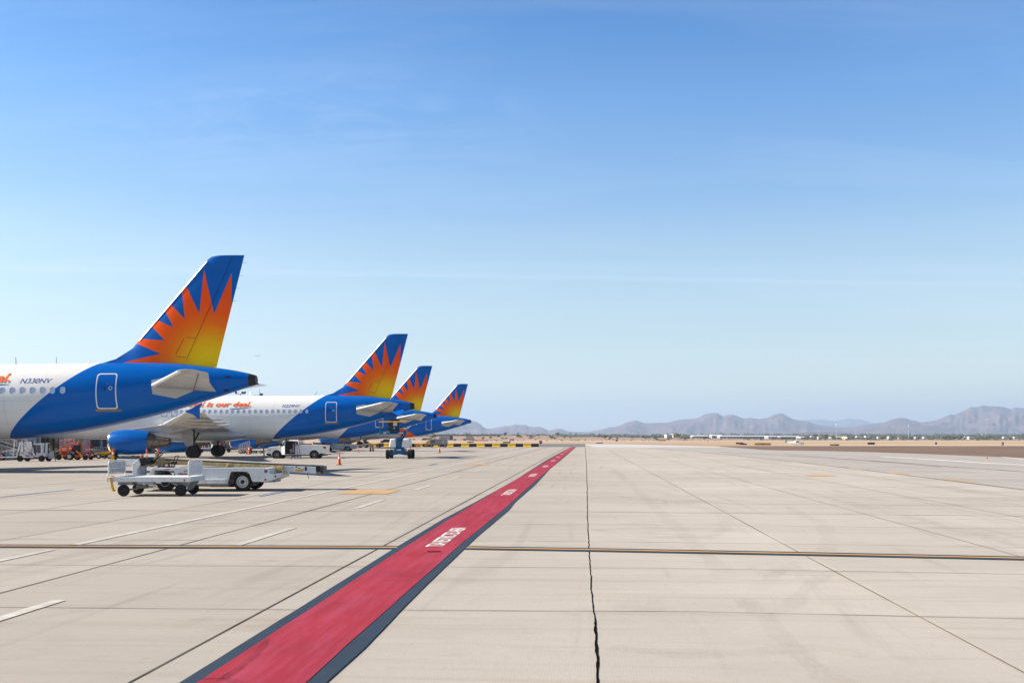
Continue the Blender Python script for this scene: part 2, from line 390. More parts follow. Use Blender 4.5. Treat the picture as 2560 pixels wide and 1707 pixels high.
vec = nb.n('ShaderNodeTexCoord').outputs['Object']; s = nb.n('ShaderNodeSeparateXYZ'); t.links.new(vec, s.inputs[0]); x, y, z = s.outputs
lf = nb.noise(vec, .006, 5, .6)
yy = nb.m('ADD', y, nb.m('MULTIPLY', nb.m('SUBTRACT', nb.noise(vec, .012, 4, .6, map=(.3, 1, 1)), .5), 60))
cr_ = nb.n('ShaderNodeValToRGB'); cr_.color_ramp.interpolation = 'LINEAR'
t.links.new(nb.mr(yy, 0, 3000), cr_.inputs[0])
dirt = (.40, .27, .20); gold = (.46, .34, .17); pale = (.47, .41, .36); brn = (.27, .17, .125); tanc = (.44, .32, .24)
stops = [(0, dirt), (390, dirt), (400, pale), (520, pale), (545, gold), (640, gold), (660, dirt), (720, tanc), (860, tanc), (870, gold), (960, gold), (1000, pale), (1150, pale), (1150, tanc), (1210, (.34, .235, .175)), (1550, brn), (2200, (.20, .15, .11)), (3000, (.15, .14, .11))]
e = cr_.color_ramp.elements; e[0].position = 0; e[0].color = (*dirt, 1); e[1].position = 1; e[1].color = (.17, .14, .11, 1)
for Yp, c_ in stops[1:-1]:
    k = cr_.color_ramp.elements.new(Yp/3000); k.color = (*c_, 1)
c = nb.mix(nb.mr(nb.noise(vec, .05, 6, .7), .4, .7, 0, .35), cr_.outputs[0], (.30, .24, .13))
c = nb.mix(nb.mr(nb.noise(vec, 1.3, 4, .7), .35, .7, 0, .25), c, (.52, .40, .30))
t.links.new(c, b.inputs['Base Color']); b.inputs['Roughness'].default_value = .95; b.inputs['Specular IOR Level'].default_value = .05
tag(m.build('ground', mg, smooth=60), kind='structure')

# ------------------------------------------------------------------ apron concrete
def concrete(name, base, dark, warm, amt=1.):
    m_, t, b = newmat(name); nb = NB(t)
    vec = nb.n('ShaderNodeTexCoord').outputs['Object']
    rot = nb.n('ShaderNodeMapping'); rot.inputs['Rotation'].default_value = (0, 0, R(4.2)); t.links.new(vec, rot.inputs[0]); v2 = rot.outputs[0]
    big = nb.noise(v2, .09, 4, .6, 1.0, map=(.55, 1.3, 1))
    blot = nb.noise(v2, .55, 7, .62, .5, map=(.6, 1.3, 1))
    streak = nb.noise(v2, 1.0, 5, .65, .3, map=(.16, 3.2, 1))
    fine = nb.noise(v2, 38, 4, .7)
    pit = nb.noise(v2, 9, 6, .75)
    tyre = nb.noise(v2, .45, 4, .6, 1.8, map=(2.4, .12, 1))
    c = nb.mix(nb.mr(big, .42, .60), base, warm)
    s3 = nb.n('ShaderNodeSeparateXYZ'); t.links.new(v2, s3.inputs[0])
    c = nb.mix(nb.mr(s3.outputs[0], 3.5, -3.6, 0, .55), c, (base[0]*.72, base[1]*.71, base[2]*.71))
    c = nb.mix(nb.mr(blot, .48, .75, 0, .5*amt), c, dark)
    c = nb.mix(nb.mr(streak, .52, .74, 0, .45*amt), c, (dark[0]*.95, dark[1]*.83, dark[2]*.75))
    c = nb.mix(nb.mr(tyre, .56, .70, 0, .25*amt), c, (.14, .13, .125))
    c = nb.mix(nb.mr(pit, .56, .78, 0, .35*amt), c, (dark[0]*.8, dark[1]*.75, dark[2]*.7))
    c = nb.mix(nb.mr(fine, .3, .7, 0, .16), c, (base[0]*1.25, base[1]*1.25, base[2]*1.25))
    vo = nb.n('ShaderNodeTexVoronoi'); vo.inputs['Scale'].default_value = .9; t.links.new(v2, vo.inputs['Vector'])
    spot = nb.m('MULTIPLY', nb.mr(vo.outputs['Distance'], .012, .05, 1, 0), nb.mr(nb.noise(v2, .7, 3, .6), .52, .62))
    c = nb.mix(nb.m('MULTIPLY', spot, .75), c, (.09, .08, .075))
    rust = nb.noise(v2, .33, 8, .72, .9, map=(.8, 1.2, 1)); c = nb.mix(nb.mr(rust, .56, .72, 0, .45*amt), c, (.24, .19, .15))
    grain = nb.noise(v2, 5, 3, .8, .2, map=(9, .9, 1)); c = nb.mix(nb.mr(grain, .42, .7, 0, .13), c, (dark[0]*.8, dark[1]*.8, dark[2]*.8))
    # patch-to-patch slab tone
    sl = nb.n('ShaderNodeTexVoronoi'); sl.feature = 'F1'; sl.distance = 'CHEBYCHEV'; sl.inputs['Randomness'].default_value = 0; sl.inputs['Scale'].default_value = 1
    sm = nb.n('ShaderNodeMapping'); sm.inputs['Scale'].default_value = (1/3.58, 1/3.63, 1); sm.inputs['Location'].default_value = (.49, -1.525, 0); t.links.new(v2, sm.inputs[0]); t.links.new(sm.outputs[0], sl.inputs['Vector']); sv = nb.n('ShaderNodeSeparateColor'); t.links.new(sl.outputs['Color'], sv.inputs[0])
    c = nb.mix(nb.mr(sv.outputs[0], 0, 1, 0, .26*amt), c, (dark[0]*.9, dark[1]*.9, dark[2]*.92))
    t.links.new(c, b.inputs['Base Color']); b.inputs['Roughness'].default_value = .9; b.inputs['Specular IOR Level'].default_value = .08
    wv = nb.n('ShaderNodeTexWave'); wv.wave_type = 'BANDS'; wv.bands_direction = 'X'; wv.inputs['Scale'].default_value = 12; wv.inputs['Distortion'].default_value = 9; wv.inputs['Detail'].default_value = 3; wv.inputs['Detail Scale'].default_value = .6
    t.links.new(v2, wv.inputs['Vector'])
    bh = nb.m('ADD', nb.m('MULTIPLY', wv.outputs['Fac'], .12), nb.m('ADD', nb.m('MULTIPLY', fine, .5), nb.m('MULTIPLY', pit, .5)))
    bp = nb.n('ShaderNodeBump'); bp.inputs['Strength'].default_value = .45; bp.inputs['Distance'].default_value = .005
    t.links.new(bh, bp.inputs['Height']); t.links.new(bp.outputs[0], b.inputs['Normal'])
    return m_
M_conc = concrete('apron_concrete', (.455, .422, .378), (.32, .288, .25), (.50, .466, .415))
M_conc2 = concrete('taxiway_concrete', (.39, .365, .345), (.29, .265, .245), (.43, .40, .375), .8)
def sheet(name, polys, z, mat, kind='structure', **k):
    m = MB()
    for p in polys: m.add([(a, b_, z) for a, b_ in p], [tuple(range(len(p)))])
    o = m.build(name, mat, fix=False)
    me = o.data
    # make the normals face up
    import bmesh
    bm = bmesh.new(); bm.from_mesh(me)
    for f in bm.faces:
        if f.normal.z < 0: f.normal_flip()
    bm.to_mesh(me); bm.free()
    return tag(o, kind=kind, **k)
sheet('apron', [[(-150, -40), (80, -40), (80, 205), (-150, 205)]], 0, M_conc)
M_grav, t, b = newmat('gravel'); nb = NB(t)
vec = nb.n('ShaderNodeTexCoord').outputs['Object']
c = nb.mix(nb.mr(nb.noise(vec, .09, 5, .6), .4, .65), (.17, .115, .09), (.23, .165, .13))
c = nb.mix(nb.mr(nb.noise(vec, 5, 5, .8), .4, .7, 0, .5), c, (.16, .11, .085))
t.links.new(c, b.inputs['Base Color']); b.inputs['Roughness'].default_value = .95; b.inputs['Specular IOR Level'].default_value = .05
gpoly = [(47.3, 40), (47.3, 93), (47.2, 113), (46.2, 130), (43, 141), (39.5, 146), (38.5, 152), (40, 170), (43.5, 205), (44.5, 216), (400, 216), (400, 40)]
sheet('gravel_infield', [gpoly], .012, M_grav)
# grey taxiway slab beyond the curved edge line
edge = [(1600, 1121), (1700, 1127), (1825.5, 1137.4), (1897, 1145.4), (1992, 1155), (2137, 1171.7), (2356, 1200), (2560, 1226)]
tp = [G(*p) for p in edge] + [(80, 33), (80, 200), (30, 200)]
sheet('taxiway', [tp], .004, M_conc2)
asph = pm('asphalt', (.15, .155, .165), .9, 0, .25, .6)
sheet('service_road', [[(3, 198), (14.5, 198), (21, 285), (-40, 285), (-40, 206), (3, 206)]], .016, asph)
sheet('pale_slab', [[(16, 190), (40, 190), (43, 205), (30, 275), (18, 275)]], .010, pm('pale_concrete', (.50, .50, .49), .8, 0, .06, .3))
sheet('far_taxiway', [[(-300, 206.5), (-41, 206.5), (-41, 290), (-300, 290)]], .008, pm('far_concrete', (.42, .40, .37), .85, 0, .08, .2))

# ------------------------------------------------------------------ pavement joints (sealed grooves)
def ribbon(mb, pts, w, z, wob=0, step=.6, seed=0):
    rnd = random.Random(seed); P = []
    for a, c in zip(pts[:-1], pts[1:]):
        L = math.dist(a, c); st = step*max(1, (a[1]+c[1])/2/18); n = max(1, int(L/st))
        for i in range(n): P.append((a[0]+(c[0]-a[0])*i/n, a[1]+(c[1]-a[1])*i/n))
    P.append(pts[-1]); vs = []; off = 0
    for i, p in enumerate(P):
        q = P[min(i+1, len(P)-1)]; o = P[max(i-1, 0)]
        d = Vector((q[0]-o[0], q[1]-o[1])).normalized(); nrm = Vector((-d.y, d.x))
        off = off*.8+rnd.uniform(-1, 1)*wob
        ww = (w(p) if callable(w) else w)*(1+rnd.uniform(-.35, .35)*(1 if wob else 0))/2
        for sg in (-1, 1): vs.append((p[0]+nrm.x*(off+sg*ww), p[1]+nrm.y*(off+sg*ww), z))
    mb.add(vs, [(2*i, 2*i+2, 2*i+3, 2*i+1) for i in range(len(P)-1)])
M_joint = pm('joint_sealant', (.075, .065, .055), .8, 0, .5, 1.2)
M_crack = pm('open_joint', (.008, .007, .007), .9, 0, .5, 3, spec=0)
M_jl = pm('worn_joint', (.21, .175, .14), .85, 0, .35, .7, spec=.1)
m = MB()
wn_ = lambda base: (lambda p: base*(1+p[1]/28))
for k in range(1, 26):
    ribbon(m, [S(-3.53-3.6*(k-1), 5), S(-3.53-3.6*(k-1), 190)] if k > 1 else [S(-3.53, 5), S(-3.53, 192)], wn_(.016 if k < 3 else .011), .006, .006, seed=k)
tag(m.build('pavement_joints_left', M_joint, fix=False), kind='structure')
m = MB()
for k in range(9): ribbon(m, [S(3.54+3.4*k, 5), S(3.54+3.4*k, 160 if k < 3 else 100)], wn_(.014 if k == 0 else .009), .006, .006, seed=60+k)
tag(m.build('pavement_joints_right', M_jl, fix=False), kind='structure')
m = MB(); ribbon(m, [S(.115, 5), S(.06, 20), S(.11, 60), S(.1, 190)], lambda p: .018*(1 if p[1] < 10.3 else .5)*(1+p[1]/40), .006, .006, .12, 99)
tag(m.build('open_joint', M_crack, fix=False), kind='structure')
m = MB()
for k in range(34):
    Y0 = 7.35+3.63*k
    w = .0115 if k not in (5, 11) else .024
    ribbon(m, [(-75, Y0+75*.045), (-2, Y0-.02), (2, Y0-.12), (60, Y0-.12-58*.13)], wn_(w*.9), .0055, .004, seed=200+k)
for p in ([(1961.5, 1135), (2162, 1151), (2352, 1167)], ):
    ribbon(m, [G(*a) for a in p], .2, .0085, .01)
ribbon(m, [G(*a) for a in [(1800, 1129), (2150, 1150), (2272, 1157.8), (2394, 1168), (2560, 1178.7)]], .24, .0075, .01)
ribbon(m, [G(*a) for a in [(1640, 1122), (1825.5, 1137.4), (1897, 1145.4), (1992, 1155), (2137, 1171.7), (2356, 1199), (2560, 1224)]], .13, .0075, .01)
tag(m.build('pavement_joints_cross', pm('joint_cross', (.115, .09, .075), .85, 0, .5, .8, spec=.05), fix=False), kind='structure')

# ------------------------------------------------------------------ painted markings
def worn(name, c, wear=.5, under=(.36, .33, .29), sc=3, streak=None):
    if name in MATS: return MATS[name]
    m_, t, b = newmat(name); nb = NB(t); vec = nb.n('ShaderNodeTexCoord').outputs['Object']
    n1 = nb.noise(vec, sc, 7, .7); n2 = nb.noise(vec, 30, 3, .6)
    cc = nb.mix(nb.mr(nb.noise(vec, .8, 4, .6), .35, .7), tuple(v*.88 for v in c), tuple(min(1, v*1.1) for v in c))
    if streak:
        r2 = nb.n('ShaderNodeMapping'); r2.inputs['Rotation'].default_value = (0, 0, R(4.2)); t.links.new(vec, r2.inputs[0])
        sn = nb.noise(r2.outputs[0], 1.2, 6, .7, .2, map=(5, .35, 1)); cc = nb.mix(nb.mr(sn, .45, .72, 0, .8), cc, streak)
        dk = nb.noise(vec, .5, 5, .6); cc = nb.mix(nb.mr(dk, .5, .8, 0, .5), cc, tuple(v*.6 for v in c))
    cc = nb.mix(nb.mr(n1, .6-.25*wear, .85-.2*wear, 0, wear), cc, under)
    t.links.new(cc, b.inputs['Base Color']); b.inputs['Roughness'].default_value = .8; b.inputs['Specular IOR Level'].default_value = .1
    bp = nb.n('ShaderNodeBump'); bp.inputs['Strength'].default_value = .4; bp.inputs['Distance'].default_value = .004
    t.links.new(n2, bp.inputs['Height']); t.links.new(bp.outputs[0], b.inputs['Normal'])
    MATS[name] = m_; return m_
M_mred = worn('marking_red', (.32, .031, .05), .28, (.14, .06, .06), streak=(.39, .065, .12))
M_mnavy = worn('marking_navy', (.035, .055, .085), .25, (.09, .10, .12))
M_mwhite = worn('marking_white', (.56, .55, .52), .85)
M_mtext = worn('marking_text_white', (.78, .76, .74), .25, (.6, .3, .32))
M_myel = worn('marking_yellow', (.58, .33, .10), .45)
M_mblue = worn('marking_blue', (.05, .17, .42), .5)
M_mor = worn('marking_orange_faded', (.52, .32, .14), .6)
rnd = random.Random(5)
Ys = [4.5]
while Ys[-1] < 196: Ys.append(Ys[-1]*1.035+.12)
Ys.append(197.5)
def wig(seed):
    r = random.Random(seed); v = 0; out = []
    for i in Ys: v = v*.75+r.uniform(-.03, .03); out.append(v)
    return out
def ctrl(pts): return lambda Y: float(np.interp(Y, [p[0] for p in pts], [p[1] for p in pts]))
oL = ctrl([(4, -3.12), (7.7, -3.13), (17, -3.25), (23, -3.28), (30, -3.2), (45, -3.1), (80, -3.2), (197, -2.8)])
oR = ctrl([(4, -2.0), (7.7, -2.0), (8.9, -1.975), (11, -2.02), (17, -2.05), (19, -2.05), (26, -1.98), (29, -2.04), (40, -1.98), (60, -2.1), (80, -2.0), (197, -1.72)])
rL = ctrl([(4, -2.97), (7.7, -2.99), (17, -3.1), (23, -3.14), (197, -2.72)])
rR = ctrl([(4, -2.14), (7.7, -2.15), (11, -2.175), (17, -2.2), (26, -2.14), (40, -2.14), (197, -1.82)])
def band(name, a, b_, z, mat, sa, sb, amp):
    wa, wb = wig(sa), wig(sb); m = MB(); vs = []
    for i, Y in enumerate(Ys):
        vs.append((*S(a(Y)+wa[i]*amp, Y), z)); vs.append((*S(b_(Y)+wb[i]*amp, Y), z))
    m.add(vs, [(2*i, 2*i+1, 2*i+3, 2*i+2) for i in range(len(Ys)-1)]); return tag(m.build(name, mat, fix=False), kind='structure')
band('marking_stripe_border', oL, oR, .010, M_mnavy, 1, 2, .10)
band('marking_red_stripe', rL, rR, .014, M_mred, 3, 4, .15)
m = MB()
Yt = 17.2
while Yt < 190:
    vs, fs = text_mesh('TSA RESTRICTED AREA', .012, 0, .9); a = min(v[0] for v in vs); b_ = max(v[0] for v in vs); tt = max(v[1] for v in vs)
    L0 = -2.48+.0009*Yt
    m.add([(*S(L0-v[1]/tt*.30, Yt+(v[0]-a)/(b_-a)*3.6), .018) for v in vs], fs)
    Yt += 15.35
tag(m.build('marking_stripe_lettering', M_mtext, fix=False), kind='structure')
m = MB()
for k in range(9): m.add([(*S(-2.60+.025*k, 16.35+.006*k), .0185), (*S(-2.585+.025*k, 16.35), .0185), (*S(-2.585+.025*k, 16.55), .0185), (*S(-2.60+.025*k, 16.5), .0185)], [(0, 1, 2, 3)])
tag(m.build('marking_stencil_smudge', M_crack, fix=False), kind='structure')
# yellow centreline with navy borders, crossing
yl = [(-400, 1363), (0, 1365), (500, 1367), (993, 1368.6)]; yr = [(1166, 1369.5), (1480, 1374.5), (2012, 1384.5), (2560, 1396), (3000, 1407)]
for nm, w, z, mt in (('marking_yellow_border', .52, .008, M_mnavy), ('marking_yellow_line', .125, .012, M_myel)):
    m = MB()
    for L in (yl, yr): ribbon(m, [G(*p) for p in L], w, z)
    tag(m.build(nm, mt, fix=False), kind='structure')
m = MB()
ribbon(m, [S(-9.0, 10), S(-9.0, 16.8)], .14, .008); ribbon(m, [S(-9.0, 17.4), S(-9.0, 190)], lambda p: .14+.0012*p[1], .008)
Yd = 7.9
for k in range(20): ribbon(m, [S(-6.12, Yd+9.3*k), S(-6.12, Yd+9.3*k+3.7)], .16, .008)
tag(m.build('marking_white_lines', M_mwhite, fix=False), kind='structure')
m = MB()
for p, w in (([(2202, 1141), (2324, 1148), (2446, 1156), (2560, 1162), (2800, 1176)], .5), ([(2481, 1139.6), (2560, 1148)], .3), ([(2150, 1124.2), (2324, 1131), (2420, 1134.5)], .15)):
    ribbon(m, [G(*a) for a in p], w, .009)
tag(m.build('marking_white_edge_lines', worn('marking_white_fresh', (.80, .79, .76), .15), fix=False), kind='structure')
m = MB()
for p, w in (([(650, 1240.6), (705, 1230), (758.6, 1221.3)], .13), ([(0, 1242.9), (100, 1232), (184.5, 1223.5)], .12), ([(1075, 1163), (1092, 1160)], .25), ([(740, 1163.5), (790, 1161)], .2)):
    ribbon(m, [G(*a) for a in p], w, .009)
tag(m.build('marking_blue_lines', M_mblue, fix=False), kind='structure')
def gpol(pts, z): return [(*G(*p),) for p in pts]
qs = [[(847, 1234.5), (875.7, 1225), (1002, 1225), (968, 1234.5)], [(1159, 1162), (1166, 1159.8), (1226, 1159.8), (1219, 1162)],
      [(2008, 1188.3), (2030, 1186.8), (2072, 1187), (2090, 1189), (2060, 1190.5), (2025, 1190)]]
for a, b_ in (((1741, 1128.5), (1760, 1130.5)), ((1785, 1133.2), (1803, 1135)), ((1822, 1137.2), (1835, 1138.8)), ((1852, 1140.6), (1868, 1142.4)), ((1887, 1144.4), (1902, 1146.2)), ((1928, 1148.6), (1948, 1150.8)), ((1975, 1153.4), (2000, 1156)), ((2041, 1160.5), (2070, 1164)), ((2117, 1170), (2159, 1174.6)), ((2218, 1182), (2278, 1187)), ((2357, 1198), (2440, 1206))):
    h_ = (b_[1]-1093)*.016
    qs.append([(a[0], a[1]-h_), (b_[0]-8, b_[1]-h_*1.6), (b_[0], b_[1]), (a[0]+8, a[1]+h_)])
sheet('marking_faded_orange', [gpol(q, 0) for q in qs], .0095, M_mor)

# tyre marks and an oily trail, thin see-through films on the concrete
def film(name, c, amt):
    m_, t, b = newmat(name); nb = NB(t); vec = nb.n('ShaderNodeTexCoord').outputs['Object']
    b.inputs['Base Color'].default_value = (*c, 1); b.inputs['Roughness'].default_value = .9; b.inputs['Specular IOR Level'].default_value = 0
    a = nb.m('MULTIPLY', nb.mr(nb.noise(vec, 1.1, 5, .7), .36, .66, .15, 1), nb.mr(nb.noise(vec, 22, 3, .7), .35, .65, .3, 1))
    t.links.new(nb.m('MULTIPLY', a, amt), b.inputs['Alpha']); return m_
C8 = lambda x, y: G(1400+x/2.0276, 1150+y/2.0276)
m = MB()
for i, (P, w) in enumerate([([(280, 50), (420, 180), (560, 310), (700, 440), (860, 590)], .35), ([(150, 175), (500, 200), (760, 250), (850, 300), (830, 360), (740, 400)], .3), ([(380, 170), (800, 190), (1150, 240), (1330, 320), (1370, 400), (1350, 460)], .3),
        ([(1150, 140), (1400, 200), (1860, 320), (2150, 380), (2340, 440)], .35), ([(1380, 560), (1240, 660), (1170, 740), (1050, 800)], .22), ([(1110, 560), (1000, 660)], .22)]):
    ribbon(m, [C8(*p) for p in P], w, .0088, .01, .3, 300+i)
for P, w in (([(-9, 7.2), (-5.5, 9.5), (-3.6, 13), (-2.6, 18)], .25), ([(-14, 11), (-9, 15), (-6, 22), (-4, 34)], .3), ([(-12, 26), (-6, 30), (2, 31), (10, 29)], .3)): ribbon(m, P, w, .0088, .02, .4, 320)
tag(m.build('tyre_marks', film('tyre_film', (.12, .11, .10), .085), fix=False), kind='structure')
m = MB()
ribbon(m, [C8(*p) for p in [(930, 700), (1100, 850), (1190, 950), (1290, 1040), (1440, 1150), (1560, 1240)]], .26, .0092, .03, .2, 340)
ribbon(m, [C8(*p) for p in [(250, 950), (600, 985), (1000, 975), (1300, 950), (1580, 985)]], .3, .0092, .03, .2, 341)
ribbon(m, [G(*p) for p in [(400, 1548), (600, 1549), (700, 1547)]], .16, .0092, .03, .2, 342)
ribbon(m, [G(*p) for p in [(400, 1470), (620, 1470), (790, 1471)]], .14, .0092, .03, .2, 343)
tag(m.build('rusty_stains', film('rust_film', (.17, .11, .09), .10), fix=False), kind='structure')
m = MB(); ribbon(m, [G(*p) for p in [(545, 1707), (600, 1675), (640, 1640), (668, 1600)]], .07, .0175, .01, .15, 344); ribbon(m, [G(*p) for p in [(500, 1702), (560, 1700), (590, 1712)]], .09, .0175, .01, .15, 345)
tag(m.build('tyre_scuffs_on_stripe', film('scuff_film', (.05, .04, .045), .4), fix=False), kind='structure')

# ------------------------------------------------------------------ mountains
def smooth_noise(seed, n=8):
    r = random.Random(seed); ph = [(r.uniform(0, 6.28), r.uniform(.8, 1.3)) for _ in range(n)]
    return lambda x: sum(math.sin(x*(1.9**i)*q+p)/(1.55**i) for i, (p, q) in enumerate(ph))/2.2
M_mtn, t, b = newmat('mountain_rock'); nb = NB(t); vec = nb.n('ShaderNodeTexCoord').outputs['Object']
c = nb.mix(nb.mr(nb.noise(vec, .0022, 8, .7), .35, .65), (.085, .065, .085), (.21, .135, .13))  # purplish haze tint put into the dark rock tone
c = nb.mix(nb.mr(nb.noise(vec, .012, 6, .7), .5, .75, 0, .5), c, (.09, .09, .06))
t.links.new(c, b.inputs['Base Color']); b.inputs['Roughness'].default_value = .95; b.inputs['Specular IOR Level'].default_value = .05
def mountains(name, pts, D, depth, seed, rough=1.0, nx=420, nv=26):
    xs = [p[0] for p in pts]; hs = [(1093-p[1])/F*D+H for p in pts]
    n1 = smooth_noise(seed); n2 = smooth_noise(seed+1); n3 = smooth_noise(seed+2)
    rows = []
    for j in range(nv+1):
        v = j/nv*1.5       # 0 foot, 1 crest, 1.5 back
        row = []
        for i in range(nx+1):
            u = xs[0]+(xs[-1]-xs[0])*i/nx; X0 = (u-1280)/F*D; h = float(np.interp(u, xs, hs))
            h += n1(u*.11)*h*.012
            if v <= 1:
                q = Vector((X0*.0011+seed, v*1.6, 0)); spur = 1.1-2.2*abs(mno.noise(q*1.0))-1.0*abs(mno.noise(q*2.3))-.6*abs(mno.noise(q*5.1))-.4*abs(mno.noise(q*11.3)); t_ = v**1.15
                z = h*t_+rough*(h*.26+14)*spur*math.sin(math.pi*v)**.8
                z = min(z, h*(.25+.75*v))
            else: z = h*(1-(v-1)*1.9)
            Y = D-depth*(1-v); X = X0*(Y/D)
            row.append((X, Y, max(z, -3) if v > .02 else -4))
        rows.append(row)
    m = MB(); m.loft(rows, cap=False, closed=False)
    return tag(m.build(name, M_mtn, smooth=70), kind='structure')
main = [(700, 1080), (900, 1062), (1000, 1050), (1090, 1046), (1150, 1047), (1177, 1050.3), (1190, 1053), (1201, 1059.6), (1207, 1066), (1216, 1071), (1229, 1071), (1244, 1068), (1259, 1064.3), (1278, 1064), (1285.5, 1060.6), (1315.5, 1061.5), (1321, 1066), (1334, 1067), (1349, 1066), (1358, 1069), (1371.6, 1076.5), (1392.5, 1071), (1405, 1072), (1420, 1077.6), (1439, 1078.7), (1469, 1079), (1499, 1074.4), (1524, 1067), (1537, 1067), (1554, 1061.6), (1562.6, 1056.3), (1590, 1049.3), (1607, 1056.3), (1630.6, 1056.3), (1664.6, 1055.7), (1701, 1047.8), (1743, 1044.6), (1758, 1036), (1777, 1030.8), (1792, 1030), (1807, 1039), (1818, 1036), (1830, 1034.4), (1839, 1036.6), (1856, 1044.6), (1881.6, 1043.9), (1902, 1046), (1919, 1043.4), (1932.6, 1036.6), (1948, 1032), (1956.5, 1032.6), (1970, 1040), (1983.7, 1046.8), (2004, 1049.3), (2021, 1053.6), (2034.7, 1058.7), (2055, 1063), (2089, 1066.7), (2131.6, 1067), (2157, 1061), (2185, 1057.6), (2207.5, 1055.8), (2228, 1048), (2244, 1044), (2265, 1044), (2272, 1048), (2289.4, 1051.5), (2301.6, 1055.8), (2341.7, 1049.7), (2376.6, 1034.4), (2387, 1035.8), (2408, 1027), (2429, 1015.4), (2446, 1016.6), (2454, 1012.8), (2472.5, 1014), (2493, 1014), (2516, 1018.3), (2528, 1021.8), (2538.7, 1017), (2560, 1020), (2620, 1024), (2700, 1040), (2850, 1060)]
mountains('mountains', main, 13000, 3600, 3, nx=900, nv=52)
mountains('foothills', [(1500, 1089), (1640, 1084), (1740, 1082), (1800, 1079), (1850, 1083), (1930, 1079), (1965, 1074), (1990, 1079), (2040, 1083), (2065, 1078), (2100, 1083), (2150, 1079), (2175, 1074), (2215, 1068), (2240, 1071), (2262, 1063), (2290, 1063), (2320, 1062), (2335, 1062), (2360, 1069), (2390, 1078), (2430, 1083), (2560, 1086)], 10200, 900, 9, nx=400, nv=16)
mountains('far_mountains', [(1930, 1075), (2011, 1049), (2046.6, 1046), (2089, 1051), (2123, 1045), (2148.6, 1046), (2174, 1054), (2230, 1070), (2300, 1085)], 24000, 4000, 12, .5, 200, 14)

# ------------------------------------------------------------------ airliner
FX = [0, .3, 1, 2, 3, 4.5, 6, 15, 24, 26.4, 28.64, 30.6, 32.66, 35.1, 36.4, 37.2, 37.57]
FB = [3.0, 2.6, 2.25, 2.0, 1.85, 1.76, 1.72, 1.72, 1.72, 1.90, 2.22, 2.62, 3.10, 3.80, 4.20, 4.46, 4.55]
FT = [3.1, 3.5, 4.1, 4.75, 5.3, 5.75, 5.87, 5.87, 5.87, 5.87, 5.87, 5.87, 5.82, 5.56, 5.36, 5.18, 5.08]
FW = [.03, .45, .95, 1.4, 1.7, 1.9, 1.975, 1.975, 1.97, 1.93, 1.78, 1.52, 1.20, .78, .55, .39, .32]
def fus(x):
    b_ = pchip(FX, FB, x); t_ = pchip(FX, FT, x); return (b_+t_)/2, (t_-b_)/2, pchip(FX, FW, x)
def fy(x, z, off=.0):
    zc, rz, ry = fus(x); q = max(-1, min(1, (z-zc)/rz)); return -(ry*math.sqrt(max(0, 1-q*q))+off)
def fn_side(off=.012): return lambda x, z: (x, fy(x, z, off), z)
def fring(x, n=48, k=1.0):
    zc, rz, ry = fus(x); return [(x, -ry*k*math.cos(2*math.pi*i/n), zc+rz*k*math.sin(2*math.pi*i/n)) for i in range(n)]
def rrect(x0, x1, z0, z1, r, k=4, sub=1):
    P = []
    for cx, cz, a in ((x1-r, z1-r, 0), (x0+r, z1-r, 90), (x0+r, z0+r, 180), (x1-r, z0+r, 270)):
        for i in range(k+1): t_ = R(a+90*i/k); P.append((cx+r*math.cos(t_), cz+r*math.sin(t_)))
    Q = []
    for i, p in enumerate(P):
        q = P[(i+1) % len(P)]; L = math.dist(p, q); n = 12 if (sub and i % (k+1) == k) else 1
        for j in range(n): Q.append((p[0]+(q[0]-p[0])*j/n, p[1]+(q[1]-p[1])*j/n))
    return Q
def side_ring(mb, outer, inner, off):
    n = len(outer); f = fn_side(off); g = fn_side(off*.3)
    mb.add([f(*p) for p in outer]+[f(*p) for p in inner]+[g(*p) for p in outer], [(i, (i+1) % n, n+(i+1) % n, n+i) for i in range(n)]+[(i, (i+1) % n, 2*n+(i+1) % n, 2*n+i) for i in range(n)])
def side_patch(mb, P, off):
    f = fn_side(off); c = (sum(p[0] for p in P)/len(P), sum(p[1] for p in P)/len(P)); n = len(P)
    mid = [((p[0]+c[0])/2, (p[1]+c[1])/2) for p in P]
    mb.add([f(*p) for p in P]+[f(*p) for p in mid]+[f(*c)], [(i, (i+1) % n, n+(i+1) % n, n+i) for i in range(n)]+[(n+i, n+(i+1) % n, 2*n) for i in range(n)])
def wheel(parent, c, r, w, rim, n=28, name='wheel', tyre=None, rr=.55):
    "wheel part with tyre and rim; axle along y"
    m = MB(); m.lathe([(-w*.5, r*.80), (-w*.42, r*.96), (-w*.2, r), (w*.2, r), (w*.42, r*.96), (w*.5, r*.80), (w*.46, r*rr), (-w*.46, r*rr)], c, 'y', n, True)
    wo_ = m.build(name, M_rub, parent, smooth=40)
    m = MB()
    m.lathe([(-w*.46, r*rr), (-w*.47, r*rr*.93), (-w*.25, r*rr*.78), (-w*.28, r*rr*.45), (-w*.42, r*rr*.36), (-w*.42, 0.001)], c, 'y', n)
    m.lathe([(w*.46, r*rr), (w*.35, r*rr*.8), (w*.35, .001)], c, 'y', n)
    for i in range(8):
        t_ = i*math.pi/4; m.cyl((c[0]+r*rr*.62*math.cos(t_), c[1]-w*.33, c[2]+r*rr*.62*math.sin(t_)), (c[0]+r*rr*.62*math.cos(t_), c[1]-w*.26, c[2]+r*rr*.62*math.sin(t_)), r*.05, 6)
    m.build('rim', rim, wo_, smooth=40)
    return wo_
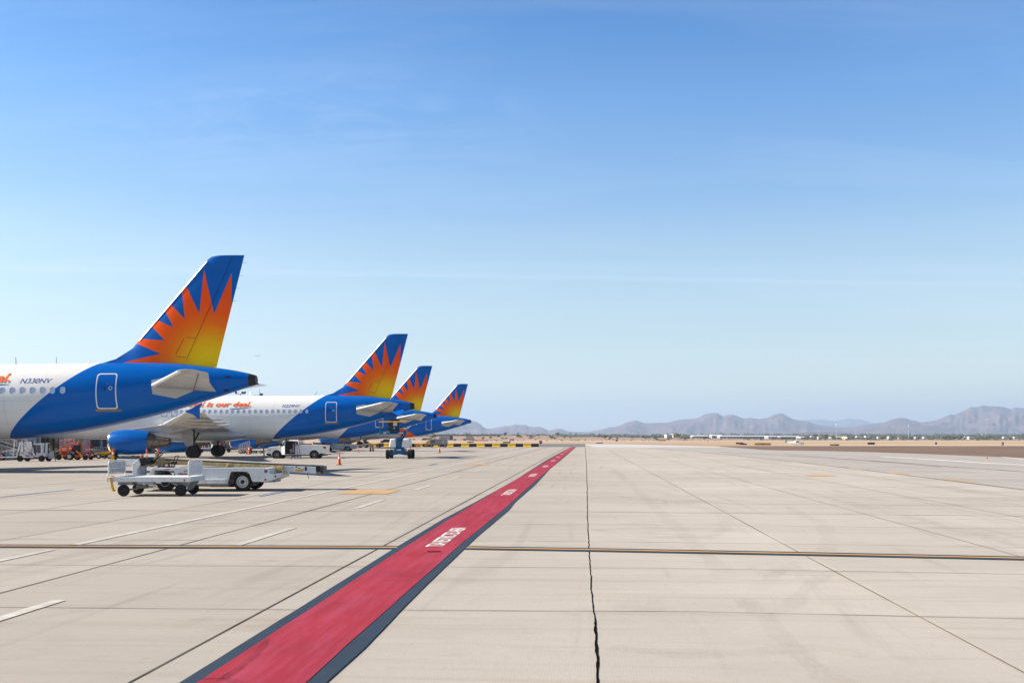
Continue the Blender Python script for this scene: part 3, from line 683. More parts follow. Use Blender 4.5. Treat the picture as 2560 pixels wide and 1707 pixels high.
def airfoil(le, chord, thick, y, z, n=9, c0=0., c1=1., twist=0):
    "closed section ring in the xz-plane"
    def th(c): return 5*thick*chord*(.2969*math.sqrt(max(c, 0))-.126*c-.3516*c*c+.2843*c**3-.1036*c**4)
    cs = [c0+(c1-c0)*(.5-.5*math.cos(math.pi*i/n)) for i in range(n+1)]
    up = [(le+c*chord, y, z+th(c)+chord*.012*(1-(2*c-1)**2)-twist*c) for c in cs]; lo = [(le+c*chord, y, z-th(c)*.8+chord*.012*(1-(2*c-1)**2)-twist*c) for c in cs]
    return up+lo[::-1][(1 if c1 < 1.01 and False else 0):]
def make_airliner(pitch, fmat, text=None, reg=None, gear_no=None, name='parked_airliner'):
    T = thing(name, '', 'airliner')
    # fuselage
    st = sorted(set([0, .08, .18, .3, .5, .75] + [1+.5*i for i in range(11)] + [6+1.0*i for i in range(19)] + [24+.4*i for i in range(33)] + [37.2]))
    st = [x for x in st if x <= 37.2]
    m = MB(); m.loft([fring(x) for x in st]); fu = m.build('fuselage', fmat, T, smooth=50)
    m = MB(); m.loft([fring(37.2, 32, 1.0), fring(37.45, 32, .99), fring(37.57, 32, .93)], cap=False)
    m.m = 1; m.loft([fring(37.57, 32, .93), fring(37.4, 32, .8)], cap=True); m.m = 0
    m.cyl((37.5, .05, 4.62), (37.66, .05, 4.61), .04, 8)
    m.build('exhaust_cone', [M_dark, M_black], T, smooth=40)
    # cockpit windows
    m = MB()
    for (a, b_, z0, z1) in ((1.55, 2.1, 4.05, 4.5), (2.15, 2.75, 4.15, 4.72), (2.8, 3.3, 4.25, 4.75)): side_patch(m, rrect(a, b_, z0, z1, .06, 3), .01)
    m.build('cockpit_window', M_glass, T)
    # belly fairing
    m = MB(); rings = []
    for i in range(23):
        u = i/22; x = 10.3+12.0*u; k = max(.03, math.sin(math.pi*min(1, max(0, u)))**.42) if u < .45 else max(.02, (1-((u-.45)/.55)**2.4)**.62)
        zc = 2.25-.12*max(0, u-.6)/.4
        rings.append([(x, -2.09*(k**.35)*math.cos(2*math.pi*j/32)*(1 if k > .5 else .93+.07*k), zc+.82*k*math.sin(2*math.pi*j/32)) for j in range(32)])
    m.loft(rings); m.build('belly_fairing', M_fairsh, T, smooth=60)
    # fin + rudder + metal leading edge
    LEp = [(5.3, 29.0), (5.83, 28.96), (6.07, 29.81), (6.41, 30.37), (6.65, 30.75), (7.03, 31.05), (11.42, 34.89), (11.51, 34.99), (11.65, 35.16), (11.70, 35.42), (11.72, 35.6)]
    def le(z): return float(np.interp(z, [p[0] for p in LEp], [p[1] for p in LEp]))
    def te(z): return 35.36+(z-5.54)*(36.98-35.36)/(11.72-5.54)
    def hg(z): return 33.7+(z-5.86)*(36.37-33.7)/(11.7-5.86)
    def fth(z): return .30-.19*(z-5.5)/6.2
    def sec(z, a, b_, n=10, k=1.0, ext=0):
        L = te(z)-max(le(z), 31.05+(z-7.03)*.875 if z > 7.03 else 30.9-(7.03-z)*.5); x00 = te(z)-L; tt = fth(z)*k
        def hw(x):
            c_ = max(0, (x-x00)/L)
            if x < x00+.02: c_ = .02/L
            return tt*6.5*(.2969*math.sqrt(c_)-.126*c_-.3516*c_*c_+.2843*c_**3-.1036*c_**4)
        xs = [a+(b_-a)*(.5-.5*math.cos(math.pi*i/n)) for i in range(n+1)]
        h = [max(.012, hw(x)) if x > x00+.1 else max(.02, hw(x00+.1)*max(0, (x-a+.02)/(x00+.12-a))) for x in xs]
        return [(x, -w, z) for x, w in zip(xs, h)]+[(x, w, z) for x, w in zip(xs[::-1], h[::-1])]
    zs = [5.35, 5.55, 5.7, 5.83, 5.95, 6.07, 6.24, 6.41, 6.65, 6.85, 7.03]+[7.4+.4*i for i in range(11)]+[11.42, 11.51, 11.6, 11.66, 11.70, 11.72]
    m = MB(); m.loft([sec(z, le(z), hg(z)-.004) for z in zs]); fin = m.build('fin', M_fin, T, smooth=35)
    m = MB(); m.loft([sec(z, hg(z)-.002, te(z), 6, .97) for z in zs if z > 5.5]); ru = m.build('rudder', M_fin, T, smooth=35)
    for zz in (9.2, 9.9, 10.6, 11.3): m = MB(); m.cyl((te(zz)-.03, 0, zz), (te(zz)+.22, 0, zz-.01), .007, 5); m.build('static_wick', M_dark, ru)
    m = MB(); zz = [7.06+.3*i for i in range(15)]+[11.40]; rg = []
    for z in zz:
        a = le(z); w = .075; rg.append([(a-.03, 0, z), (a+.0, -w*.75, z), (a+.09, -w*1.2, z), (a+.09, w*1.2, z), (a, w*.75, z)])
    m.loft(rg); m.build('leading_edge', M_white, fin, smooth=60)
    m = MB()
    for P in (((33.8, 7.21), (34.24, 7.18)), ((33.18, 6.29), (33.61, 7.11)), ((33.19, 6.16), (33.74, 6.11))):
        ya, yb = [np.interp(q[0], [r_[0] for r_ in sec(q[1], le(q[1]), hg(q[1]))[:11]], [r_[1] for r_ in sec(q[1], le(q[1]), hg(q[1]))[:11]]) for q in P]
        m.beam((P[0][0], float(ya)-.004, P[0][1]), (P[1][0], float(yb)-.004, P[1][1]), .02, .02)
    m.beam((hg(5.9), sec(5.9, hg(5.9), te(5.9), 6)[0][1], 5.9), (hg(11.6), sec(11.6, hg(11.6), te(11.6), 6)[0][1], 11.6), .025, .014)
    m.build('panel_gap', M_black, fin)
    # tailplanes
    for sg in (-1, 1):
        m = MB(); rg = []
        for (y, a, c_, z, tt) in ((.75, 31.9, 3.65, 4.5, .10), (3.4, 33.58, 2.42, 4.72, .10), (5.9, 35.2, 1.5, 4.95, .09), (6.15, 35.55, 1.12, 4.97, .07), (6.22, 35.95, .65, 4.98, .04)):
            r_ = airfoil(a, c_, tt, sg*y, z+.03, twist={.75: .36, 3.4: .24}.get(y, .14)); rg.append(r_)
        m.loft(rg); tp_ = m.build('tailplane', M_greyp, T, smooth=40)
        m = MB(); m.loft([[(a-.03, sg*y, z-.0), (a+.0, sg*y, z+w), (a+.16, sg*y, z+w*1.7), (a+.16, sg*y, z-w*1.5), (a, sg*y, z-w)] for (y, a, z, w) in ((1.0, 32.06, 4.52, .075), (5.9, 35.2, 4.955, .04))])
        m.build('leading_edge', M_white, tp_, smooth=60)
        m = MB()
        for u in (.68,):
            m.beam((31.9+3.65*u, sg*1.0, 4.17), (35.2+1.5*u, sg*5.9, 4.80), .025, .03)
        m.build('elevator_gap', M_dark, tp_)
    # wings
    W = [(1.2, 13.1, 7.3, 2.62, .13), (2.0, 13.55, 6.95, 2.72, .13), (6.4, 15.9, 4.75, 3.07, .115), (12, 18.8, 2.95, 3.50, .11), (16.6, 21.2, 1.55, 3.85, .10), (17.0, 21.5, 1.2, 3.88, .08)]
    def wv(y): return [float(np.interp(y, [w[0] for w in W], [w[i] for w in W])) for i in range(1, 5)]
    for sg in (-1, 1):
        m = MB(); m.loft([airfoil(wv(y)[0], wv(y)[1], wv(y)[3], sg*y, wv(y)[2], 12, twist=.12) for y in (1.2, 2, 3.5, 5, 6.4, 8, 10, 12, 14, 16, 16.6, 17)])
        wg = m.build('wing', M_greyp, T, smooth=40)
        m = MB()
        for (y0, y1) in ((2.1, 5.2), (6.3, 16.9)):
            rg = []
            for y in (y0, (y0+y1)/2, y1):
                a, c_, z, tt = wv(y); w = c_*tt*.42; rg.append([(a-.05, sg*y, z), (a+.02, sg*y, z+w*.6), (a+.10*c_, sg*y, z+w*1.12), (a+.10*c_, sg*y, z-w*.75), (a+.02, sg*y, z-w*.5)])
            m.loft(rg)
        m.build('slat', M_chrome if False else M_white, wg, smooth=60)
        m = MB()
        for y in (2.3, 6.5, 12.6): 
            y1 = {2.3: 6.3, 6.5: 12.4, 12.6: 15.8}[y]
            a, c_, z, tt = wv(y); a1, c1, z1, t1 = wv(y1)
            m.beam((a+c_*.77, sg*y, z-c_*.028-.1), (a1+c1*.77, sg*y1, z1-c1*.028-.1), .025, .03)
        m.build('flap_gap', M_dark, wg)
        for (y, L, h) in ((4.0, 4.3, .32), (7.6, 4.0, .32), (10.4, 3.6, .28), (13.2, 2.9, .22)):
            if y == 4.0: continue
            a, c_, z, tt = wv(y); x0 = a+c_*.33; x1 = a+c_+1.15; m = MB(); rg = []
            for i in range(13):
                u = i/12; k = (math.sin(math.pi*min(u*.9+.02, 1)))**.7; k = max(k, .03)
                rg.append([(x0+(x1-x0)*u, sg*y+.15*k*math.cos(2*math.pi*j/10), z-.14-.12*u*.5-h*.35*k+h*.62*k*math.sin(2*math.pi*j/10)) for j in range(10)])
            m.loft(rg); m.build('flap_fairing', M_wgrey2, wg, smooth=60)
        a, c_, z, tt = wv(17.0); m = MB()
        m.prism([(21.25, 3.90), (21.9, 4.22), (22.6, 4.62), (22.62, 4.55), (22.42, 4.2), (22.42, 3.35), (22.25, 3.35), (21.95, 3.66)], sg*17.0-.03, sg*17.0+.03)
        m.build('wingtip_fence', M_blue, wg)
        # pylon + engine
        cy, cz = sg*5.75, 1.5
        m = MB(); m.prism([(12.2, 2.5), (13.2, 2.72), (15.8, 3.05), (19.0, 2.95), (17.5, 2.55), (16.0, 2.25), (14.3, 2.2), (12.6, 2.3)], cy-.17, cy+.17)
        m.build('pylon', M_wgrey2, T, bevel=.05)
        m = MB(); m.lathe([(11.12, .96), (11.5, 1.05), (12.1, 1.11), (12.9, 1.12), (13.7, 1.06), (14.2, .99), (14.45, .94), (14.43, .90), (14.0, .9)], (0, cy, cz), 'x', 40)
        m.prism([(13.6, 2.5), (14.45, 2.46), (15.3, 2.44), (15.3, 2.40), (14.45, 2.33), (13.6, 2.35)], cy-.22, cy+.22)
        en = m.build('engine', M_blue, T, smooth=35)
        m = MB(); m.lathe([(11.12, .96), (11.0, .925), (10.92, .88), (10.9, .85), (10.94, .82), (11.1, .79)], (0, cy, cz), 'x', 40); m.build('engine_lip', M_chrome, en, smooth=60)
        m = MB(); m.lathe([(11.1, .79), (11.9, .82), (11.9, .22), (11.55, .14), (11.35, .001)], (0, cy, cz), 'x', 40)
        for i in range(24):
            t_ = i*math.pi/12; m.beam((11.88, cy+.2*math.cos(t_), cz+.2*math.sin(t_)), (11.84, cy+.8*math.cos(t_), cz+.8*math.sin(t_)), .07, .02)
        m.build('fan', M_dark, en, smooth=35)
        m = MB(); m.lathe([(14.0, .9), (14.2, .86), (14.75, .74), (14.78, .67), (14.9, .60)], (0, cy, cz), 'x', 36); m.m = 1
        m.lathe([(14.9, .60), (15.3, .50), (16.2, .33), (16.2, .30), (15.9, .33), (15.9, .18), (16.45, .03), (16.5, .001)], (0, cy, cz), 'x', 36)
        m.build('exhaust_nozzle', [M_steel, M_steel], en, smooth=35)
        # main gear
        gy = sg*3.8
        m = MB(); m.cyl((17.7, gy, .55), (17.7, gy, 1.5), .10, 12); m.cyl((17.7, gy, 1.4), (17.65, gy*.98, 2.9), .15, 12)
        m.cyl((17.7, gy-.62, .56), (17.7, gy+.62, .56), .08, 10); m.beam((17.72, gy, 1.45), (17.72, gy-sg*1.5, 2.3), .12); m.beam((17.95, gy, .75), (18.1, gy, 1.2), .06); m.beam((18.1, gy, 1.2), (17.8, gy, 1.5), .06)
        gl = m.build('main_gear', M_dark, T, smooth=40)
        for dy in (-.47, .47): wheel(gl, (17.7, gy+dy, .575), .575, .42, M_dark)
        m = MB(); m.prism([(16.65, 2.45), (17.75, 2.5), (17.75, .75), (17.4, .78), (17.1, 1.15), (16.8, 1.55)], gy+sg*.25-.03, gy+sg*.25+.03); m.build('gear_door', M_wgrey2, gl)
    # nose gear
    m = MB(); m.cyl((5.07, 0, .4), (5.0, 0, 1.9), .09, 12); m.cyl((5.07, -.3, .38), (5.07, .3, .38), .05, 8); m.beam((5.2, 0, .9), (5.9, 0, 1.75), .08); m.box(4.85, 5.2, -.09, .09, 1.15, 1.35)
    ng = m.build('nose_gear', M_gseg, T, smooth=40)
    for dy in (-.26, .26): wheel(ng, (5.07, dy, .38), .38, .22, M_rimw)
    m = MB(); m.box(4.3, 5.35, .39, .42, 1.28, 1.85); m.build('gear_door', M_white, ng); m = MB(); m.box(4.3, 5.35, -.42, -.39, 1.28, 1.85); dr = m.build('gear_door', M_white, ng)
    if gear_no: text_obj('gear_door_number', gear_no, lambda x, z: (x, -.426, z), M_black, dr, 4.5, 5.2, 1.42, .26, .02, 0)
    # doors, exits, windows on the near side
    def door(x0, x1, z0, z1, frame, w=.055, sill=True):
        m = MB(); side_patch(m, rrect(x0+w, x1-w, z0+w, z1-w, .10), .004); d = m.build('door', fmat, T, smooth=60)
        m = MB(); side_ring(m, rrect(x0, x1, z0, z1, .15), rrect(x0+w, x1-w, z0+w, z1-w, .12), .009); m.build('door_outline', frame, d)
        xc = x0+(x1-x0)*.72; zc = z0+(z1-z0)*.58
        def circ(r): return [(xc+r*math.cos(2*math.pi*i/16), zc+r*math.sin(2*math.pi*i/16)) for i in range(16)]
        m = MB(); side_ring(m, circ(.10), circ(.065), .014); m.build('window_frame', M_winf, d); m = MB(); side_patch(m, circ(.066), .010); m.build('door_window', M_glass, d)
        m = MB(); side_patch(m, rrect(xc-.33, xc-.26, zc-.16, zc+.06, .02, 2, 0), .01); m.build('door_handle', M_dark, d)
        if sill:
            m = MB(); side_patch(m, rrect(x0-.10, x1+.15, z0-.14, z0-.005, .06), .010); m.build('door_sill', M_sill, d)
    door(29.37, 30.42, 3.28, 5.2, M_white); door(4.7, 5.6, 3.35, 5.25, M_btext)
    for xx in (14.1, 15.05):
        m = MB(); side_ring(m, rrect(xx, xx+.55, 3.85, 4.95, .1), rrect(xx+.04, xx+.51, 3.89, 4.91, .08), .01); m.build('overwing_exit', M_btext, T)
    first = True
    for i in range(37):
        xc = 27.68-.5334*i; zc = 4.30
        if xc < 7.6: break
        if first:
            m = MB(); side_patch(m, rrect(xc-.115, xc+.115, zc-.165, zc+.165, .10, 4, 0), .006); w0 = m.build('window', M_win, T)
            m = MB(); side_ring(m, rrect(xc-.135, xc+.135, zc-.185, zc+.185, .12, 4, 0), rrect(xc-.11, xc+.11, zc-.16, zc+.16, .095, 4, 0), .012); f0 = m.build('window_frame', M_winf, w0)
            first = False
        else:
            a = w0.copy(); col.objects.link(a)
            a.location = (xc-27.68, fy(xc, zc)-fy(27.68, zc), 0) if xc > 24 else (xc-27.68, -1.975*math.sqrt(1-((zc-3.795)/2.075)**2)-fy(27.68, zc), 0)
            b2 = f0.copy(); col.objects.link(b2); b2.parent = a
    if reg: text_obj('registration', reg, fn_side(.012), M_btext, T, 25.35, 27.05, 4.70, .26, .0, .3)
    if text:
        xe, zb = text; vs, fs = text_mesh('travel is our deal.', .028, .28); v2, _ = text_mesh('is our deal.', .028, .28)
        W_ = max(v[0] for v in vs)-min(v[0] for v in vs); w2 = max(v[0] for v in v2)-min(v[0] for v in v2)
        text_obj('slogan', 'travel is our deal.', fn_side(.03), M_otext, T, xe-4.16*W_/w2, xe, zb, .46, .028, .28)
        m = MB(); f = fn_side(.012); n = 14; vs = []
        for i in range(n+1):
            u = i/n; x = xe-1.95+1.95*u; zz_ = zb-.16-.09*(1-u)**2; w = .03*(math.sin(math.pi*min(1, .12+u*.85)))+.008; vs += [f(x, zz_-w), f(x, zz_+w)]
        m.add(vs, [(2*i, 2*i+2, 2*i+3, 2*i+1) for i in range(n)]); m.build('slogan_underline', M_btext, T, fix=False)
    m = MB()
    if pitch < .5: m.beam((28.0, .1, 5.83), (28.25, .1, 6.2), .03)
    if pitch < .5: m.build('antenna', M_dark, T)
    for q in (((9, 0, 5.85), (9.25, 0, 6.2)), ((12.5, 0, 1.5), (12.7, 0, 1.2))): m = MB(); m.beam(*q, .05); m.build('antenna', M_dark, T)
    for (a, b_, c_, d_) in ((29.9, 30.0, 4.62, 4.66), (31.6, 31.64, 4.2, 4.24)): m = MB(); side_patch(m, rrect(a, b_, c_, d_, .008, 1, 0), .008); m.build('stencil', M_red, T)
    for q in ((36.0, 36.3, 4.93, 5.03), (35.9, 36.15, 4.22, 4.30)): m = MB(); side_patch(m, rrect(*q, .008, 1, 0), .008); m.build('vent', M_black, T)
    m = MB(); m.beam((28.6, .0, 5.86), (29.9, -.02, 5.84), .03, .012); m.build('roof_seam', M_dark, T)
    return T
def place_air(T, tail_x, Y, pitch, label):
    T.location = (tail_x-37.57, Y, -17.7*math.sin(R(pitch))); T.rotation_euler = (0, -R(pitch), 0); T['label'] = label; T['group'] = 'parked blue and white airliners'
A1 = make_airliner(.7, M_fus, (24.8, 4.80), 'N330NV'); place_air(A1, -14.05, 55, .7, 'nearest and largest parked airliner, registration N330NV, its tail towering over the carts')
A2 = make_airliner(.2, M_fus, (22.4, 4.78), 'N229NV', '229'); place_air(A2, -9.3, 95, .15, 'second parked airliner, registration N229NV, blue engine showing behind the belt loader')
A3 = make_airliner(0, M_fus); place_air(A3, -10.35, 136.7, 0, 'third parked airliner, its tail rising between the second and the farthest one')
A4 = make_airliner(0, M_fus2); place_air(A4, -7.5, 183, 0, 'farthest and smallest parked airliner with an orange patch on its belly')
# open access doors below the tail cone of the second airliner
m = MB(); m.prism([(34.75, 4.35), (35.8, 4.52), (36.0, 4.0), (35.3, 3.35), (34.7, 3.4)], -.55, -.50); d_ = m.build('access_door', M_blue, A2)
m = MB(); m.hexa([(35.3, -.95, 4.12), (36.45, -.35, 4.75), (36.6, -1.0, 4.15), (35.95, -1.5, 3.72), (35.34, -.92, 4.17), (36.5, -.32, 4.80), (36.66, -.97, 4.20), (36.0, -1.47, 3.77)]); m.build('access_door', M_blue, A2)

# ------------------------------------------------------------------ belt loader (local x grows to the photo's right, origin under its rear left)
def belt_loader():
    T = thing('belt_loader', 'white belt loader', 'belt loader', (-13.35, 35, 0))
    y0, y1 = 0, 1.95
    # side panels with wheel arches
    prof = [(1.46, .72), (1.46, .83), (4.63, .83), (4.63, .345), (4.22, .345), (4.10, .66), (4.04, .70), (3.50, .70), (3.45, .66), (3.34, .27), (1.65, .27), (1.52, .58)]
    m = MB()
    m.prism(prof, y1-.06, y1); m.build('side_panel', M_gsew, T, bevel=.008); m = MB(); m.prism(prof, y0, y0+.06)
    o = m.build('side_panel', M_gsew, T, bevel=.008)
    m = MB(); m.box(1.3, 4.63, .05, 1.9, .80, .82); m.box(2.2, 3.1, .08, 1.87, .28, .80); m.box(1.6, 3.3, .25, 1.7, .16, .3); m.box(4.3, 4.6, .08, 1.87, .36, .80); m.box(.3, 4.9, .5, 1.4, .3, .42)
    m.build('chassis', M_gseg, T)
    m = MB(); m.prism([(4.632, .345), (4.632, .83), (4.78, .815), (4.83, .64), (5.09, .61), (5.09, .47), (4.85, .37)], y0, y1); tl = m.build('end_panel', M_gsew, T, bevel=.01)
    m = MB()
    for (a, b_, c_, d_) in ((4.65, 4.69, .66, .76), (4.71, 4.75, .66, .76), (4.66, 4.71, .38, .45), (5.01, 5.06, .49, .57)): m.box(a, b_, -.012, .01, c_, d_)
    m.build('tail_light', M_maroon, tl)
    m = MB(); m.box(2.4, 3.31, -.10, .02, .39, .43); m.box(2.4, 3.31, -.10, -.07, .275, .40); m.build('running_board', M_gsew, T, bevel=.01)
    m = MB()
    for (a, b_, c_, d_) in ((2.0, 2.45, .755, .765), (3.0, 3.2, .50, .508), (2.26, 2.27, .3, .8), (3.47, 3.476, .72, .8)): m.box(a, b_, -.004, .004, c_, d_)
    for q in range(8): m.cyl((1.95+q*.33, -.006, .79), (1.95+q*.33, .004, .79), .012, 6)
    m.build('panel_seam', M_gseg, o)
    # wheels
    for x, w in ((1.13, 'f'), (3.86, 'r')):
        for y in (.16, 1.79): 
            wh = wheel(T, (x, y, .335), .335, .24, M_rimw if x > 2 else M_dark, 30, rr=.62)
            if y < 1:
                mm = MB(); mm.lathe([(-.13, .001), (-.13, .06), (-.10, .075), (-.07, .075)], (x, y, .335), 'y', 14); mm.build('hub', M_black, wh, smooth=40)
                mm = MB(); mm.lathe([(-.115, .165), (-.119, .16), (-.119, .15), (-.10, .145)], (x, y, .335), 'y', 26); mm.build('rim_groove', M_gseg, wh)
    # operator's place
    m = MB(); CP = [(0, .30), (0, .965), (.215, 1.16), (.29, .955), (.165, .81), (.165, .30)]; m.prism(CP, 0, .10); m.prism(CP, .85, .95)
    m.box(0, .15, .1, .85, .30, .95); m.box(0, 1.0, 0, .95, .28, .36); m.build('console', M_gsew, T, bevel=.012)
    m = MB(); m.prism([(.215, 1.165), (.42, 1.18), (.50, 1.07), (.48, .96), (.29, .88), (.20, .95)], .04, .92); m.build('dashboard', M_black, T, bevel=.02)
    m = MB(); m.box(.4, 1.0, .12, 1.0, .22, .27); m.prism([(.42, .25), (.42, .8), (.8, .9), (1.0, .62), (.95, .25)], .9, .95); m.build('footwell', M_gseg, T)
    m = MB(); m.box(.67, 1.455, .0, .8, .74, .83); m.box(.60, .75, .02, .6, .55, .74); m.box(.48, .75, .0, .5, .36, .58); m.build('fender', M_gsew, T, bevel=.015)
    m = MB(); m.box(.46, .55, .95, 1.03, .9, 1.38); m.box(.55, .80, .97, 1.04, .84, 1.16); m.build('steering_post', M_tan, T, bevel=.01)
    m = MB(); c = Vector((.73, .48, 1.22)); nrm = Vector((-.62, 0, .78)).normalized(); a = nrm.cross(Vector((0, 1, 0))).normalized(); b_ = Vector((0, 1, 0)); P = [c+a*.21*math.cos(i*math.pi/10)+b_*.21*math.sin(i*math.pi/10) for i in range(21)]
    m.tube(P, .016, 6)
    for i in (0, 7, 13): m.cyl(P[i], c, .012, 5)
    m.cyl(c, (.50, .48, 1.02), .022, 8); m.build('steering_wheel', M_black, T, smooth=60)
    m = MB()
    for y in (.22, .70):
        m.tube([(1.0, y, .83), (1.03, y, .98), (1.22, y, .98), (1.25, y, .83)], .014)
    for y in (.3, .62): m.tube([(1.26, y, .85), (1.42, y, 1.24)], .016)
    m.tube([(1.42, .3, 1.24), (1.42, .62, 1.24)], .016); m.box(1.29, 1.36, .28, .64, .94, 1.04); m.box(1.0, 1.28, .26, .66, .835, .88)
    m.build('seat', M_black, T)
    m = MB()
    m.tube([(.82, .3, .82), (.88, .3, .95)], .012); m.cyl((.875, .3, .94), (.89, .3, .965), .022, 8); m.build('lever', M_black, T)
    # conveyor
    cy0, cy1 = 1.05, 1.80
    def zc(x): return 1.12-.042*x
    m = MB()
    for y in (cy0, cy1): m.beam((.4, y, zc(.4)-.09), (4.95, y, zc(4.95)-.09), .06, .13)
    m.beam((2.9, cy0-.05, zc(2.9)-.15), (2.9, cy1, zc(2.9)-.15), .12, .05)
    for x in (.9, 1.6, 3.0, 4.85): m.beam((x, cy0-.06, .8), (x+.12, cy0-.06, zc(x)-.06), .05, .05)
    m.build('conveyor_beam', M_tan, T, bevel=.01)
    m = MB()
    for a, b_ in ((-.95, .4), (4.95, 6.25)):
        for y in (cy0-.035, cy1-.025): m.prism([(a, zc(a)-.24), (b_, zc(b_)-.28), (b_, zc(b_)-.02), (a, zc(a)-.03)], y, y+.06)
    m.prism([(5.3, .67), (5.6, .62), (5.95, .68), (5.9, .72), (5.3, .75)], cy0-.01, cy1)
    m.build('conveyor_end', M_gsew, T, bevel=.012)
    m = MB(); m.beam((-1.05, (cy0+cy1)/2, zc(-1)-.01), (6.3, (cy0+cy1)/2, zc(6.3)-.01), cy1-cy0-.03, .05)
    m.cyl((-1.05, cy0, zc(-1)-.10), (-1.05, cy1, zc(-1)-.10), .10, 16); m.cyl((6.35, cy0, zc(6.35)-.10), (6.35, cy1, zc(6.35)-.10), .115, 16)
    m.build('belt', M_black, T, smooth=40)
    m = MB(); m.box(6.42, 6.5, cy0-.05, cy1+.05, zc(6.4)-.26, zc(6.4)+.0); m.build('bumper', M_dark, T, bevel=.03)
    m = MB(); m.beam((-1.12, cy0-.08, zc(-1)+.12), (-.98, cy0-.04, zc(-1)-.42), .09, .05); m.cyl((-1.12, cy0-.1, zc(-1)-.22), (-1.12, cy0+.1, zc(-1)-.22), .05, 10); m.build('guide_arm', M_yel, T)
    m = MB(); m.beam((5.1, cy0-.08, .86), (4.75, cy0-.08, .72), .09, .11); m.beam((5.05, cy0-.12, .84), (5.12, cy0-.12, .58), .06, .09); m.cyl((4.95, cy0-.14, .75), (4.95, cy0+.1, .75), .07, 10)
    m.beam((5.5, cy0-.06, .72), (5.8, cy0-.06, .74), .05, .09); m.build('hydraulic_strut', M_tan, T, bevel=.01)
    m = MB(); m.box(5.62, 5.70, cy0-.045, cy0-.03, .70, .80); m.box(5.86, 5.93, cy0-.045, cy0-.03, .70, .84); m.cyl((5.55, cy0-.05, .83), (5.55, cy0-.03, .83), .03, 8); m.tube([(5.95, cy0, .62), (5.96, cy0, .5), (6.0, cy0, .42)], .012); m.build('cable', M_black, T)
    m = MB(); m.prism([(3.55, 0), (3.62, .0), (3.66, .11)], .05, .25); m.prism([(4.3, .0), (4.2, .11), (4.16, 0)], .05, .25); m.box(2.6, 3.4, .5, 1.4, .13, .22); m.build('wheel_chock', M_dark, T)
    m = MB(); m.box(1.10, 1.35, -.005, .005, .775, .795)
    m.build('warning_strip', M_burg, T)
    vs, fs = text_mesh('allegiant', .012, .0)
    nm = text_obj('company_name', 'allegiant', lambda x, z: (x, -.006, z), M_burg, T, 1.60, 2.10, .56, .10, .03, 0)
    m = MB(); cx = 1.885; P = []
    for i in range(9):
        t_ = R(15+150*i/8)
        for r_ in (.062, .085): P.append((cx+r_*math.cos(t_), -.006, .655+r_*math.sin(t_)))
    m.add(P, [(2*i, 2*i+2, 2*i+3, 2*i+1) for i in range(8)]); m.build('company_emblem', M_burg, T, fix=False)
    return T
belt_loader()

# ------------------------------------------------------------------ flat baggage cart
def flat_cart():
    T = thing('baggage_cart', 'flat white baggage cart with a rounded rack at each end, nearest vehicle on the apron', 'baggage cart', (-13.05, 32, 0))
    L, Wd = 2.72, 1.5
    m = MB(); m.box(0, L, 0, Wd, .58, .63)
    for y in (0, Wd-.05): m.box(0, L, y, y+.05, .47, .585)
    for x in (0, L-.05): m.box(x, x+.05, .05, Wd-.05, .47, .585)
    m.box(.5, .6, .05, Wd-.05, .47, .58); m.box(1.6, 1.7, .05, Wd-.05, .47, .58)
    m.build('deck', M_gsew, T, bevel=.012)
    for x in (.06, L-.08):
        m = MB(); P = [(x, .06, .63), (x, .06, 1.0)]
        for i in range(7): t_ = R(180-90*i/6); P.append((x, .06+.14+.14*math.cos(t_), 1.0+.14*math.sin(t_)))
        for i in range(7): t_ = R(90-90*i/6); P.append((x, Wd-.20+.14*math.cos(t_), 1.0+.14*math.sin(t_)))
        P += [(x, Wd-.06, .63)]; m.tube(P, .024, 8)
        for z in (.76, .90): m.tube([(x, .06, z), (x, Wd-.06, z)], .013, 6)
        r_ = m.build('end_rack', M_gsew, T, smooth=60)
        m = MB()
        if x < 1: m.box(x-.01, x+.004, .1, Wd-.1, .72, 1.10)
        else: m.box(x-.01, x+.004, .1, Wd-.1, .66, 1.10)
        m.build('rack_panel', M_alu if x < 1 else M_gsew, r_)
        if x > 1:
            m = MB(); m.box(x-.02, x-.012, .2, .42, .80, .88); m.box(x-.02, x-.012, .75, .95, 1.0, 1.025); m.build('rack_sticker', M_gseg, r_)
    for x in (.52, 2.36):
        for y in (.12, Wd-.12): wheel(T, (x, y, .19), .19, .12, M_dark, 24, rr=.5)
    m = MB(); m.box(.3, .75, .2, Wd-.2, .36, .47); m.cyl((.52, .1, .19), (.52, Wd-.1, .19), .03, 8); m.cyl((2.36, .1, .19), (2.36, Wd-.1, .19), .03, 8); m.prism([(2.1, .47), (2.65, .47), (2.42, .2), (2.3, .2)], .3, .36); m.prism([(2.1, .47), (2.65, .47), (2.42, .2), (2.3, .2)], Wd-.36, Wd-.3)
    m.beam((2.36, .2, .28), (2.0, .2, .47), .05); m.box(1.0, 1.5, .0, .3, .40, .47); m.build('undercarriage', M_gseg, T)
    m = MB(); m.box(.7, 1.05, .7, .9, .22, .34); m.box(1.0, 1.35, .72, .76, .29, .32); m.box(1.0, 1.35, .84, .88, .23, .26); m.build('rear_hitch', M_gseg, T, bevel=.01)
    m = MB(); m.beam((.16, -.03, .62), (.24, -.03, .22), .06, .05); m.beam((.17, -.03, .67), (.30, -.03, .63), .05, .03); m.cyl((.26, -.05, .20), (.26, .02, .20), .04, 10); m.build('drawbar', M_yel, T)
    m = MB(); m.box(2.5, 2.54, -.006, 0, .49, .56); m.build('reflector', M_red, T)
    m = MB(); m.tube([(1.2, .1, .44), (1.3, .1, .33), (1.45, .1, .3), (1.6, .1, .42)], .008, 5); m.build('cable', M_black, T)
flat_cart()

